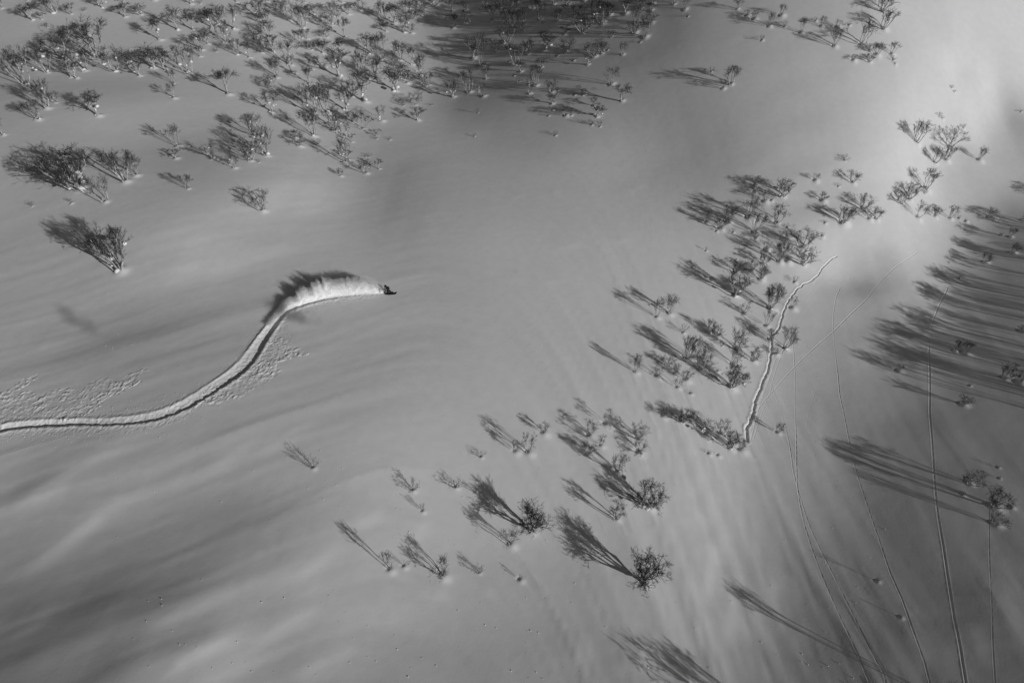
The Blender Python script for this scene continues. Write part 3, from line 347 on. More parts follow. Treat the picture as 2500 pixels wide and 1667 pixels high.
TREES = [
(-112.38, 155.06, 2.1, 2.65, 'f', 1.75, 1, 'small sparse birch carrying snow clumps, leftmost in the top left corner', 'bare birches in the upper left forest'),
(-108.31, 158.46, 2.03, 2.2, 'u', 0.0, 1, 'small sparse birch carrying snow clumps, second from left in the top left corner', 'bare birches in the upper left forest'),
(-102.77, 148.87, 3.28, 4.21, 'u', 0.92, 1, 'medium sparse birch carrying snow clumps, third from left in the top left corner', 'bare birches in the upper left forest'),
(-100.87, 149.2, 1.45, 2.58, 'u', 3.32, 1, 'small sparse birch carrying snow clumps, fourth from left in the top left corner', 'bare birches in the upper left forest'),
(-99.78, 152.67, 3.89, 5.71, 'd', 5.72, 1, 'medium dense birch carrying snow clumps, rightmost in the top left corner', 'bare birches in the upper left forest'),
(-87.65, 160.0, 2.65, 3.7, 'f', 2.4, 1, 'medium sparse birch carrying snow clumps, leftmost in the second clump along the top', 'bare birches in the upper left forest'),
(-84.41, 152.38, 2.78, 4.29, 'u', 2.75, 0, 'medium dense birch, second from left in the second clump along the top', 'bare birches in the upper left forest'),
(-81.65, 153.97, 2.06, 3.85, 'f', 5.15, 1, 'small sparse birch carrying snow clumps, third from left in the second clump along the top', 'bare birches in the upper left forest'),
(-81.44, 161.73, 2.79, 3.73, 'f', 4.8, 1, 'medium sparse birch carrying snow clumps, rightmost in the second clump along the top', 'bare birches in the upper left forest'),
(-95.85, 152.25, 2.13, 3.8, 'f', 1.83, 1, 'small sparse birch carrying snow clumps, leftmost in the small clump beside the corner', 'bare birches in the upper left forest'),
(-90.87, 156.06, 2.82, 4.11, 'u', 0.35, 1, 'medium sparse birch carrying snow clumps, rightmost in the small clump beside the corner', 'bare birches in the upper left forest'),
(-93.79, 154.02, 0.76, 1.81, 's', 4.23, 0, 'low twiggy shrub in the small clump beside the corner, poking out of the snow', 'shrubs in the upper left forest'),
(-98.05, 145.59, 0.96, 1.92, 's', 1.27, 1, 'low twiggy shrub in the top left corner, poking out of the snow', 'shrubs in the upper left forest'),
(-82.98, 132.92, 6.81, 9.12, 'd', 3.1, 1, 'very tall dense birch carrying snow clumps, leftmost in the upper left row, right half', 'bare birches in the upper left forest'),
(-76.08, 126.32, 4.47, 5.87, 'f', 5.85, 1, 'tall sparse birch carrying snow clumps, second from left in the upper left row, right half', 'bare birches in the upper left forest'),
(-74.5, 129.37, 2.44, 2.99, 'f', 5.64, 1, 'small sparse birch carrying snow clumps, third from left in the upper left row, right half', 'bare birches in the upper left forest'),
(-70.86, 124.38, 2.45, 3.74, 'u', 1.97, 1, 'small sparse birch carrying snow clumps, fourth from left in the upper left row, right half', 'bare birches in the upper left forest'),
(-69.62, 128.4, 4.21, 5.95, 'u', 4.37, 1, 'tall dense birch carrying snow clumps, fifth from left in the upper left row, right half', 'bare birches in the upper left forest'),
(-73.32, 141.96, 4.44, 3.87, 'u', 3.67, 1, 'tall sparse birch carrying snow clumps, sixth from left in the upper left row, right half', 'bare birches in the upper left forest'),
(-67.2, 127.67, 3.83, 3.81, 'u', 0.49, 1, 'medium sparse birch carrying snow clumps, seventh from left in the upper left row, right half', 'bare birches in the upper left forest'),
(-63.4, 121.51, 2.74, 2.25, 'f', 5.29, 1, 'medium sparse birch carrying snow clumps, eighth from left in the upper left row, right half', 'bare birches in the upper left forest'),
(-71.49, 147.13, 4.89, 4.9, 'u', 6.07, 1, 'tall dense birch carrying snow clumps, ninth from left in the upper left row, right half', 'bare birches in the upper left forest'),
(-62.38, 126.58, 5.62, 5.91, 'f', 2.89, 1, 'tall sparse birch carrying snow clumps, tenth from left in the upper left row, right half', 'bare birches in the upper left forest'),
(-68.38, 147.73, 4.36, 4.92, 'u', 2.18, 0, 'tall sparse birch, rightmost in the upper left row, right half', 'bare birches in the upper left forest'),
(-73.0, 160.69, 2.38, 2.98, 'u', 0.27, 1, 'small sparse birch carrying snow clumps, leftmost in the thick top forest, left part', 'bare birches in the upper left forest'),
(-62.94, 134.95, 2.26, 1.98, 'f', 0.7, 0, 'small sparse birch, second from left in the thick top forest, left part', 'bare birches in the upper left forest'),
(-63.64, 138.04, 3.56, 3.81, 'd', 4.58, 1, 'medium dense birch carrying snow clumps, third from left in the thick top forest, left part', 'bare birches in the upper left forest'),
(-63.29, 141.32, 2.48, 2.73, 'u', 4.85, 1, 'small dense birch carrying snow clumps, fourth from left in the thick top forest, left part', 'bare birches in the upper left forest'),
(-64.97, 149.42, 3.79, 4.02, 'u', 3.02, 1, 'medium sparse birch carrying snow clumps, fifth from left in the thick top forest, left part', 'bare birches in the upper left forest'),
(-64.27, 150.85, 3.93, 5.71, 'd', 0.62, 1, 'medium dense birch carrying snow clumps, sixth from left in the thick top forest, left part', 'bare birches in the upper left forest'),
(-59.99, 142.23, 3.65, 5.04, 'f', 3.94, 1, 'medium sparse birch carrying snow clumps, rightmost in the thick top forest, left part', 'bare birches in the upper left forest'),
(-93.14, 133.78, 2.4, 2.4, 'f', 4.02, 1, 'small sparse birch carrying snow clumps, leftmost in the upper left row, left half', 'bare birches in the upper left forest'),
(-88.18, 124.79, 4.57, 5.19, 'd', 2.54, 1, 'tall dense birch carrying snow clumps, second from left in the upper left row, left half', 'bare birches in the upper left forest'),
(-87.38, 130.38, 5.26, 5.57, 'u', 1.62, 1, 'tall sparse birch carrying snow clumps, third from left in the upper left row, left half', 'bare birches in the upper left forest'),
(-82.95, 122.74, 3.59, 2.87, 'u', 4.94, 0, 'medium dense birch, fourth from left in the upper left row, left half', 'bare birches in the upper left forest'),
(-81.54, 122.17, 3.04, 3.48, 'u', 1.05, 1, 'medium sparse birch carrying snow clumps, fifth from left in the upper left row, left half', 'bare birches in the upper left forest'),
(-89.28, 140.58, 3.25, 3.38, 'u', 5.5, 0, 'medium dense birch, sixth from left in the upper left row, left half', 'bare birches in the upper left forest'),
(-81.8, 126.16, 4.76, 5.86, 'f', 3.45, 1, 'tall sparse birch carrying snow clumps, rightmost in the upper left row, left half', 'bare birches in the upper left forest'),
(-81.84, 98.2, 3.16, 2.81, 'u', 0.84, 1, 'medium sparse birch carrying snow clumps, leftmost below the upper left row', 'bare birches in the upper left forest'),
(-88.82, 118.47, 6.39, 6.19, 'd', 0.14, 1, 'very tall dense birch carrying snow clumps, second from left below the upper left row', 'bare birches in the upper left forest'),
(-85.75, 113.89, 1.44, 2.13, 'f', 2.32, 1, 'small sparse birch carrying snow clumps, third from left below the upper left row', 'bare birches in the upper left forest'),
(-78.92, 103.42, 3.11, 3.81, 'd', 4.72, 1, 'medium dense birch carrying snow clumps, fourth from left below the upper left row', 'bare birches in the upper left forest'),
(-79.44, 107.67, 4.65, 4.66, 'd', 6.2, 1, 'tall dense birch carrying snow clumps, rightmost below the upper left row', 'bare birches in the upper left forest'),
(-60.82, 114.74, 2.79, 2.75, 'u', 1.4, 0, 'medium sparse birch on the slope', 'bare birches in the upper left forest'),
(-79.06, 109.88, 1.94, 2.27, 'd', 4.15, 1, 'small dense birch carrying snow clumps, leftmost further right below the upper left row', 'bare birches in the upper left forest'),
(-70.17, 106.0, 3.92, 5.0, 'u', 3.8, 1, 'medium sparse birch carrying snow clumps, rightmost further right below the upper left row', 'bare birches in the upper left forest'),
(-70.9, 160.87, 0.87, 1.32, 's', 3.24, 1, 'low twiggy shrub, leftmost in the thick top forest, left part', 'shrubs in the upper left forest'),
(-60.55, 137.45, 0.78, 1.86, 's', 0.97, 1, 'low twiggy shrub, rightmost in the thick top forest, left part', 'shrubs in the upper left forest'),
(-60.12, 149.26, 4.82, 5.2, 'u', 5.42, 1, 'tall sparse birch carrying snow clumps, leftmost in the thick top forest, second part', 'bare birches in the upper left forest'),
(-63.47, 163.17, 2.16, 3.27, 'u', 2.67, 0, 'small sparse birch, second from left in the thick top forest, second part', 'bare birches in the upper left forest'),
(-56.49, 156.09, 3.7, 5.38, 'u', 2.1, 1, 'medium dense birch carrying snow clumps, third from left in the thick top forest, second part', 'bare birches in the upper left forest'),
(-54.59, 153.63, 2.76, 3.87, 'f', 4.5, 1, 'medium sparse birch carrying snow clumps, fourth from left in the thick top forest, second part', 'bare birches in the upper left forest'),
(-56.94, 165.23, 2.27, 3.82, 'd', 5.07, 1, 'small dense birch carrying snow clumps, fifth from left in the thick top forest, second part', 'bare birches in the upper left forest'),
(-52.57, 146.78, 3.14, 5.87, 'd', 3.37, 0, 'medium dense birch, rightmost in the thick top forest, second part', 'bare birches in the upper left forest'),
(-54.05, 165.4, 2.09, 3.06, 'f', 1.19, 1, 'small sparse birch carrying snow clumps, leftmost in the thick top forest, third part', 'bare birches in the upper left forest'),
(-53.11, 161.12, 2.37, 3.76, 'u', 3.43, 1, 'small sparse birch carrying snow clumps, second from left in the thick top forest, third part', 'bare birches in the upper left forest'),
(-50.42, 157.47, 4.17, 4.2, 'f', 5.21, 1, 'medium sparse birch carrying snow clumps, third from left in the thick top forest, third part', 'bare birches in the upper left forest'),
(-49.46, 167.85, 2.08, 3.88, 'd', 3.59, 1, 'small dense birch carrying snow clumps, fourth from left in the thick top forest, third part', 'bare birches in the upper left forest'),
(-46.87, 154.84, 5.01, 5.15, 'd', 1.32, 1, 'tall dense birch carrying snow clumps, fifth from left in the thick top forest, third part', 'bare birches in the upper left forest'),
(-45.51, 161.47, 2.98, 5.56, 'u', 3.72, 1, 'medium sparse birch carrying snow clumps, sixth from left in the thick top forest, third part', 'bare birches in the upper left forest'),
(-44.05, 157.78, 1.87, 3.49, 'd', 6.12, 0, 'small dense birch, rightmost in the thick top forest, third part', 'bare birches in the upper left forest'),
(-41.46, 159.43, 2.83, 5.28, 'f', 2.24, 1, 'medium sparse birch carrying snow clumps, leftmost in the thick top forest, right part', 'bare birches in the upper left forest'),
(-41.68, 164.14, 3.17, 3.59, 'f', 4.64, 0, 'medium sparse birch, second from left in the thick top forest, right part', 'bare birches in the upper left forest'),
(-41.04, 171.43, 2.03, 3.44, 'u', 5.99, 1, 'small sparse birch carrying snow clumps, third from left in the thick top forest, right part', 'bare birches in the upper left forest'),
(-38.8, 166.12, 2.23, 3.63, 'u', 1.94, 1, 'small sparse birch carrying snow clumps, fourth from left in the thick top forest, right part', 'bare birches in the upper left forest'),
(-36.51, 168.57, 2.24, 3.93, 'f', 4.99, 1, 'small sparse birch carrying snow clumps, fifth from left in the thick top forest, right part', 'bare birches in the upper left forest'),
(-30.42, 164.29, 4.32, 4.91, 'd', 1.11, 0, 'tall dense birch, sixth from left in the thick top forest, right part', 'bare birches in the upper left forest'),
(-27.7, 163.68, 4.37, 4.12, 'u', 3.51, 1, 'tall sparse birch carrying snow clumps, seventh from left in the thick top forest, right part', 'bare birches in the upper left forest'),
(-25.03, 168.14, 2.74, 3.67, 'f', 4.34, 1, 'medium sparse birch carrying snow clumps, eighth from left in the thick top forest, right part', 'bare birches in the upper left forest'),
(-24.43, 171.48, 1.36, 2.39, 'f', 0.46, 1, 'small sparse birch carrying snow clumps, rightmost in the thick top forest, right part', 'bare birches in the upper left forest'),
(-57.97, 151.58, 0.92, 2.18, 's', 1.54, 0, 'spreading twiggy shrub in the thick top forest, second part, poking out of the snow', 'shrubs in the upper left forest'),
(-56.23, 136.96, 3.26, 3.57, 'f', 0.05, 1, 'medium sparse birch carrying snow clumps, leftmost in the forest below its thick middle', 'bare birches in the upper left forest'),
(-53.63, 136.29, 3.12, 2.45, 'u', 2.45, 1, 'medium sparse birch carrying snow clumps, second from left in the forest below its thick middle', 'bare birches in the upper left forest'),
(-53.93, 143.58, 2.22, 3.93, 'd', 5.77, 1, 'small dense birch carrying snow clumps, third from left in the forest below its thick middle', 'bare birches in the upper left forest'),
(-51.81, 139.34, 2.66, 3.4, 'f', 2.81, 1, 'medium sparse birch carrying snow clumps, rightmost in the forest below its thick middle', 'bare birches in the upper left forest'),
(-49.87, 139.98, 3.27, 4.32, 'u', 1.89, 1, 'medium sparse birch carrying snow clumps, leftmost in the forest middle, upper belt', 'bare birches in the upper left forest'),
(-45.84, 146.44, 2.97, 3.54, 'f', 1.67, 1, 'medium sparse birch carrying snow clumps, second from left in the forest middle, upper belt', 'bare birches in the upper left forest'),
(-44.94, 149.91, 2.11, 3.36, 'u', 5.83, 1, 'small sparse birch carrying snow clumps, third from left in the forest middle, upper belt', 'bare birches in the upper left forest'),
(-43.09, 144.43, 1.88, 3.51, 'd', 4.07, 1, 'small dense birch carrying snow clumps, rightmost in the forest middle, upper belt', 'bare birches in the upper left forest'),
(-46.45, 123.88, 2.13, 3.99, 'd', 5.69, 1, 'small dense birch carrying snow clumps, leftmost in the central forest, left belt', 'bare birches in the upper left forest'),
(-46.34, 128.78, 3.85, 3.45, 'f', 3.29, 1, 'medium sparse birch carrying snow clumps, second from left in the central forest, left belt', 'bare birches in the upper left forest'),
(-45.35, 135.45, 4.94, 4.69, 'u', 4.29, 1, 'tall dense birch carrying snow clumps, third from left in the central forest, left belt', 'bare birches in the upper left forest'),
(-44.24, 131.99, 3.7, 3.29, 'u', 0.41, 1, 'medium sparse birch carrying snow clumps, rightmost in the central forest, left belt', 'bare birches in the upper left forest'),
(-40.62, 143.73, 2.72, 3.98, 'u', 0.19, 1, 'medium sparse birch carrying snow clumps, leftmost in the upper right shoulder of the forest', 'bare birches in the upper left forest'),
(-41.32, 152.24, 1.95, 3.65, 'd', 5.56, 1, 'small dense birch, second from left in the upper right shoulder of the forest', 'bare birches in the upper left forest'),
(-36.89, 144.05, 3.66, 3.76, 'u', 3.16, 1, 'medium sparse birch, third from left in the upper right shoulder of the forest', 'bare birches in the upper left forest'),
(-37.62, 153.8, 4.26, 3.44, 'u', 0.76, 1, 'tall sparse birch, fourth from left in the upper right shoulder of the forest', 'bare birches in the upper left forest'),
(-30.94, 147.21, 4.34, 5.04, 'd', 4.42, 1, 'tall dense birch, fifth from left in the upper right shoulder of the forest', 'bare birches in the upper left forest'),
(-28.42, 145.22, 5.78, 3.57, 'f', 0.54, 0, 'tall sparse birch, sixth from left in the upper right shoulder of the forest', 'bare birches in the upper left forest'),
(-29.2, 159.15, 1.89, 3.54, 'u', 2.02, 1, 'small dense birch, seventh from left in the upper right shoulder of the forest', 'bare birches in the upper left forest'),
(-24.99, 159.19, 3.81, 4.81, 'u', 5.91, 1, 'medium dense birch, eighth from left in the upper right shoulder of the forest', 'bare birches in the upper left forest'),
(-23.3, 158.81, 1.97, 3.54, 'u', 0.81, 1, 'small sparse birch carrying snow clumps, rightmost in the upper right shoulder of the forest', 'bare birches in the upper left forest'),
(-45.75, 143.56, 1.01, 1.59, 's', 2.59, 1, 'low twiggy shrub in the forest middle, upper belt, poking out of the snow', 'shrubs in the upper left forest'),
(-31.15, 136.48, 4.9, 4.09, 'd', 6.26, 1, 'tall dense birch carrying snow clumps, leftmost in the central forest, right shoulder', 'bare birches in the upper left forest'),
(-28.16, 135.37, 4.26, 3.85, 'u', 0.89, 1, 'tall sparse birch carrying snow clumps, second from left in the central forest, right shoulder', 'bare birches in the upper left forest'),
(-25.66, 142.46, 3.01, 3.76, 'u', 5.34, 0, 'medium sparse birch, third from left in the central forest, right shoulder', 'bare birches in the upper left forest'),
(-23.66, 130.64, 5.34, 6.43, 'u', 4.77, 1, 'tall sparse birch carrying snow clumps, fourth from left in the central forest, right shoulder', 'bare birches in the upper left forest'),
(-24.53, 145.61, 3.92, 4.54, 'd', 2.94, 1, 'medium dense birch carrying snow clumps, fifth from left in the central forest, right shoulder', 'bare birches in the upper left forest'),
(-21.93, 135.32, 2.55, 2.96, 'f', 4.91, 1, 'small sparse birch carrying snow clumps, sixth from left in the central forest, right shoulder', 'bare birches in the upper left forest'),
(-21.68, 143.96, 3.77, 3.08, 'u', 4.61, 1, 'medium sparse birch carrying snow clumps, rightmost in the central forest, right shoulder', 'bare birches in the upper left forest'),
(-40.03, 128.04, 3.27, 3.02, 'u', 0.33, 1, 'medium sparse birch carrying snow clumps, leftmost in the central forest, right belt', 'bare birches in the upper left forest'),
(-40.96, 134.99, 2.68, 3.13, 'f', 3.86, 0, 'medium sparse birch, second from left in the central forest, right belt', 'bare birches in the upper left forest'),
(-35.3, 133.29, 5.29, 6.46, 'u', 1.46, 1, 'tall sparse birch carrying snow clumps, rightmost in the central forest, right belt', 'bare birches in the upper left forest'),
(-28.6, 123.65, 5.86, 6.8, 'u', 2.37, 1, 'tall sparse birch carrying snow clumps, leftmost on the right tip of the forest', 'bare birches in the upper left forest'),
(-24.4, 109.62, 1.17, 2.16, 'u', 2.51, 0, 'small sparse birch, second from left on the right tip of the forest', 'bare birches in the upper left forest'),
(-24.36, 116.03, 2.99, 3.06, 'f', 2.16, 1, 'medium sparse birch carrying snow clumps, rightmost on the right tip of the forest', 'bare birches in the upper left forest'),
(-52.67, 118.88, 4.66, 5.07, 'u', 1.81, 0, 'tall sparse birch on the lower left fringe of the forest', 'bare birches in the upper left forest'),
(-43.31, 102.85, 3.89, 4.42, 'd', 3.99, 1, 'medium dense birch carrying snow clumps, leftmost in the dark heart of the forest', 'bare birches in the upper left forest'),
(-43.55, 113.7, 3.78, 4.56, 'u', 4.21, 1, 'medium sparse birch carrying snow clumps, second from left in the dark heart of the forest', 'bare birches in the upper left forest'),
(-37.38, 104.95, 1.29, 2.26, 'u', 0.11, 1, 'small dense birch carrying snow clumps, third from left in the dark heart of the forest', 'bare birches in the upper left forest'),
(-34.83, 107.04, 4.8, 4.03, 'd', 5.48, 1, 'tall dense birch carrying snow clumps, fourth from left in the dark heart of the forest', 'bare birches in the upper left forest'),
(-36.52, 116.09, 5.92, 5.67, 'd', 5.13, 1, 'tall dense birch carrying snow clumps, rightmost in the dark heart of the forest', 'bare birches in the upper left forest'),
(-35.65, 129.62, 1.3, 1.98, 's', 2.73, 0, 'low twiggy shrub in the central forest, right belt, poking out of the snow', 'shrubs in the upper left forest'),
(-34.6, 117.09, 5.5, 4.28, 'd', 1.24, 1, 'tall dense birch carrying snow clumps, leftmost on the lower right heart of the forest', 'bare birches in the upper left forest'),
(-31.78, 110.39, 4.19, 4.72, 'd', 0.68, 1, 'medium dense birch, second from left on the lower right heart of the forest', 'bare birches in the upper left forest'),
(-29.96, 108.79, 2.4, 3.12, 'f', 1.59, 1, 'small sparse birch, third from left on the lower right heart of the forest', 'bare birches in the upper left forest'),
(-31.45, 119.07, 4.12, 5.38, 'u', 3.64, 1, 'medium dense birch, fourth from left on the lower right heart of the forest', 'bare birches in the upper left forest'),
(-31.35, 125.24, 2.73, 4.49, 'd', 1.03, 0, 'medium dense birch, fifth from left on the lower right heart of the forest', 'bare birches in the upper left forest'),
(-29.4, 114.5, 1.91, 3.83, 'u', 3.08, 0, 'small sparse birch, sixth from left on the lower right heart of the forest', 'bare birches in the upper left forest'),
(-27.28, 112.1, 3.01, 3.78, 'f', 4.56, 0, 'medium sparse birch, rightmost on the lower right heart of the forest', 'bare birches in the upper left forest'),
(-24.22, 108.38, 0.59, 1.18, 's', 6.21, 0, 'low twiggy shrub, leftmost on the right tip of the forest', 'shrubs in the upper left forest'),
(-21.86, 108.14, 0.5, 0.88, 's', 2.32, 1, 'tiny twiggy shrub, second from left on the right tip of the forest', 'shrubs in the upper left forest'),
(-21.42, 123.63, 1.23, 2.91, 's', 6.04, 0, 'spreading twiggy shrub, rightmost on the right tip of the forest', 'shrubs in the upper left forest'),
(-23.3, 165.65, 1.81, 3.92, 'd', 2.29, 1, 'small dense birch carrying snow clumps, leftmost in the shaded top grove, far left', 'bare birches in the shaded top grove'),
(-21.59, 166.35, 1.48, 2.42, 'u', 5.26, 0, 'small sparse birch, second from left in the shaded top grove, far left', 'bare birches in the shaded top grove'),
(-21.67, 168.78, 2.75, 3.96, 'd', 2.86, 1, 'medium dense birch carrying snow clumps, third from left in the shaded top grove, far left', 'bare birches in the shaded top grove'),
(-18.31, 169.49, 2.24, 4.87, 'f', 6.18, 1, 'small sparse birch carrying snow clumps, fourth from left in the shaded top grove, far left', 'bare birches in the shaded top grove'),
(-14.05, 165.18, 2.92, 4.18, 'u', 1.38, 0, 'medium sparse birch, fifth from left in the shaded top grove, far left', 'bare birches in the shaded top grove'),
(-10.84, 163.0, 2.0, 2.94, 'd', 3.78, 1, 'small dense birch carrying snow clumps, sixth from left in the shaded top grove, far left', 'bare birches in the shaded top grove'),
(-10.65, 158.12, 2.89, 3.47, 'f', 3.21, 1, 'medium sparse birch carrying snow clumps, rightmost in the shaded top grove, far left', 'bare birches in the shaded top grove'),
(-13.5, 158.23, 2.92, 3.49, 'u', 4.69, 0, 'medium dense birch, leftmost left of the dark hollow', 'bare birches in the shaded top grove'),
(-8.32, 143.0, 4.43, 6.52, 'u', 2.43, 0, 'tall dense birch, rightmost left of the dark hollow', 'bare birches in the shaded top grove'),
(-6.3, 161.77, 2.12, 4.35, 'f', 3.05, 0, 'small sparse birch, leftmost in the shaded top grove, centre', 'bare birches in the shaded top grove'),
(-4.56, 154.22, 3.63, 5.07, 'u', 4.13, 0, 'medium dense birch, second from left in the shaded top grove, centre', 'bare birches in the shaded top grove'),
(-1.44, 151.23, 4.74, 8.02, 'd', 5.61, 0, 'tall dense birch, third from left in the shaded top grove, centre', 'bare birches in the shaded top grove'),
(0.36, 148.34, 3.77, 4.63, 'd', 1.73, 0, 'medium dense birch, fourth from left in the shaded top grove, centre', 'bare birches in the shaded top grove'),
(1.23, 156.98, 2.24, 4.77, 'd', 5.45, 0, 'small dense birch, fifth from left in the shaded top grove, centre', 'bare birches in the shaded top grove'),
(2.49, 147.69, 3.81, 2.98, 'd', 0.24, 1, 'medium dense birch carrying snow clumps, sixth from left in the shaded top grove, centre', 'bare birches in the shaded top grove'),
(4.21, 151.57, 2.04, 3.55, 'd', 2.13, 0, 'small dense birch, seventh from left in the shaded top grove, centre', 'bare birches in the shaded top grove'),
(5.72, 153.38, 2.02, 4.39, 'd', 1.57, 0, 'small dense birch, eighth from left in the shaded top grove, centre', 'bare birches in the shaded top grove'),
(5.96, 146.92, 3.53, 3.21, 'd', 2.64, 1, 'medium dense birch carrying snow clumps, rightmost in the shaded top grove, centre', 'bare birches in the shaded top grove'),
(2.1, 145.49, 0.96, 2.28, 's', 1.51, 1, 'spreading twiggy shrub, leftmost in the shaded top grove, centre', 'shrubs in the shaded top grove'),
(6.2, 141.93, 0.65, 1.54, 's', 5.4, 0, 'low twiggy shrub, second from left in the shaded top grove, centre', 'shrubs in the shaded top grove'),
(6.46, 145.05, 0.64, 1.21, 's', 5.04, 1, 'low twiggy shrub, rightmost in the shaded top grove, centre', 'shrubs in the shaded top grove'),
(9.27, 143.85, 2.41, 3.15, 'd', 1.16, 0, 'small dense birch, leftmost in the shaded top grove, second row', 'bare birches in the shaded top grove'),
(10.65, 138.75, 1.54, 3.34, 'u', 3.0, 0, 'small dense birch, second from left in the shaded top grove, second row', 'bare birches in the shaded top grove'),
(14.13, 136.85, 3.03, 6.57, 'd', 5.96, 1, 'medium dense birch carrying snow clumps, third from left in the shaded top grove, second row', 'bare birches in the shaded top grove'),
(17.8, 137.0, 3.57, 5.76, 'd', 2.08, 1, 'medium dense birch carrying snow clumps, fourth from left in the shaded top grove, second row', 'bare birches in the shaded top grove'),
(19.05, 131.7, 1.11, 2.2, 'f', 3.62, 0, 'small sparse birch, rightmost in the shaded top grove, second row', 'bare birches in the shaded top grove'),
(8.75, 149.8, 2.18, 4.03, 'u', 4.53, 0, 'small dense birch, leftmost in the shaded top grove, right of centre', 'bare birches in the shaded top grove'),
(11.35, 147.45, 1.75, 3.44, 'u', 0.6, 0, 'small dense birch, second from left in the shaded top grove, right of centre', 'bare birches in the shaded top grove'),
(12.56, 143.1, 2.28, 4.94, 'u', 3.56, 0, 'small dense birch, third from left in the shaded top grove, right of centre', 'bare birches in the shaded top grove'),
(14.8, 146.41, 1.93, 4.18, 'u', 3.97, 0, 'small dense birch, fourth from left in the shaded top grove, right of centre', 'bare birches in the shaded top grove'),
(16.71, 140.81, 3.04, 5.1, 'd', 4.48, 1, 'medium dense birch, fifth from left in the shaded top grove, right of centre', 'bare birches in the shaded top grove'),
(19.21, 138.39, 2.08, 3.26, 'u', 0.65, 1, 'small dense birch carrying snow clumps, rightmost in the shaded top grove, right of centre', 'bare birches in the shaded top grove'),
(-6.51, 138.78, 6.97, 2.93, 'f', 4.83, 0, 'very tall sparse birch, leftmost below the dark hollow', 'bare birches in the shaded top grove'),
(-3.24, 141.98, 2.65, 5.09, 'u', 0.03, 0, 'medium sparse birch, second from left below the dark hollow', 'bare birches in the shaded top grove'),
(-1.22, 143.76, 3.3, 5.11, 'd', 3.91, 1, 'medium dense birch carrying snow clumps, third from left below the dark hollow', 'bare birches in the shaded top grove'),
(0.6, 134.43, 4.5, 5.15, 'd', 3.35, 1, 'tall dense birch carrying snow clumps, fourth from left below the dark hollow', 'bare birches in the shaded top grove'),
(3.27, 136.56, 2.88, 3.1, 'f', 0.95, 1, 'medium sparse birch carrying snow clumps, fifth from left below the dark hollow', 'bare birches in the shaded top grove'),
(5.73, 130.06, 1.79, 2.5, 'd', 3.83, 0, 'small dense birch, rightmost below the dark hollow', 'bare birches in the shaded top grove'),
(-0.64, 136.25, 0.5, 1.02, 's', 5.75, 0, 'low twiggy shrub below the dark hollow, poking out of the snow', 'shrubs in the shaded top grove'),
(-19.15, 124.7, 2.14, 4.0, 'f', 3.7, 0, 'small sparse birch, leftmost below the shaded grove, left end', 'bare birches in the shaded top grove'),
(-17.8, 116.96, 2.18, 4.06, 'u', 1.3, 1, 'small dense birch carrying snow clumps, second from left below the shaded grove, left end', 'bare birches in the shaded top grove'),
(-19.38, 139.37, 4.38, 4.05, 'd', 6.1, 1, 'tall dense birch carrying snow clumps, third from left below the shaded grove, left end', 'bare birches in the shaded top grove'),
(-17.69, 134.66, 2.77, 3.69, 'd', 2.21, 1, 'medium dense birch carrying snow clumps, fourth from left below the shaded grove, left end', 'bare birches in the shaded top grove'),
(-11.81, 128.17, 3.09, 4.07, 'u', 2.78, 1, 'medium sparse birch carrying snow clumps, fifth from left below the shaded grove, left end', 'bare birches in the shaded top grove'),
(-8.66, 128.73, 4.41, 4.07, 'f', 4.26, 0, 'tall sparse birch, sixth from left below the shaded grove, left end', 'bare birches in the shaded top grove'),
(-5.74, 125.31, 2.7, 2.24, 'f', 0.38, 1, 'medium sparse birch carrying snow clumps, seventh from left below the shaded grove, left end', 'bare birches in the shaded top grove'),
(-5.43, 132.73, 2.9, 3.87, 'u', 1.86, 0, 'medium sparse birch, rightmost below the shaded grove, left end', 'bare birches in the shaded top grove'),
(-15.9, 124.69, 0.5, 1.14, 's', 5.18, 1, 'low twiggy shrub, leftmost below the shaded grove, left end', 'shrubs in the shaded top grove'),
(-6.8, 109.04, 0.63, 0.74, 's', 1.22, 1, 'tiny twiggy shrub, second from left below the shaded grove, left end', 'shrubs in the shaded top grove'),
(-6.52, 118.53, 0.99, 0.94, 's', 2.7, 0, 'tiny twiggy shrub, rightmost below the shaded grove, left end', 'shrubs in the shaded top grove'),
(1.63, 131.08, 2.0, 3.04, 'u', 0.73, 0, 'small sparse birch, leftmost below the shaded grove, middle', 'bare birches in the shaded top grove'),
(3.37, 121.56, 2.78, 2.89, 'f', 5.53, 1, 'medium sparse birch carrying snow clumps, second from left below the shaded grove, middle', 'bare birches in the shaded top grove'),
(4.41, 123.94, 3.96, 4.13, 'd', 3.13, 0, 'medium dense birch, third from left below the shaded grove, middle', 'bare birches in the shaded top grove'),
(7.4, 120.11, 2.11, 3.08, 'd', 0.16, 0, 'small dense birch, fourth from left below the shaded grove, middle', 'bare birches in the shaded top grove'),
(7.25, 116.12, 1.72, 3.26, 'u', 6.23, 1, 'small sparse birch carrying snow clumps, fifth from left below the shaded grove, middle', 'bare birches in the shaded top grove'),
(9.54, 111.39, 1.58, 2.71, 'f', 0.87, 0, 'small sparse birch, rightmost below the shaded grove, middle', 'bare birches in the shaded top grove'),
(0.42, 130.15, 0.79, 1.48, 's', 1.65, 1, 'low twiggy shrub, leftmost below the shaded grove, middle', 'shrubs in the shaded top grove'),
(1.26, 127.18, 0.77, 1.62, 's', 4.05, 1, 'low twiggy shrub, second from left below the shaded grove, middle', 'shrubs in the shaded top grove'),
(6.49, 112.32, 0.52, 0.89, 's', 4.75, 0, 'tiny twiggy shrub, third from left below the shaded grove, middle', 'shrubs in the shaded top grove'),
(7.32, 113.89, 0.9, 1.5, 's', 2.35, 1, 'low twiggy shrub, fourth from left below the shaded grove, middle', 'shrubs in the shaded top grove'),
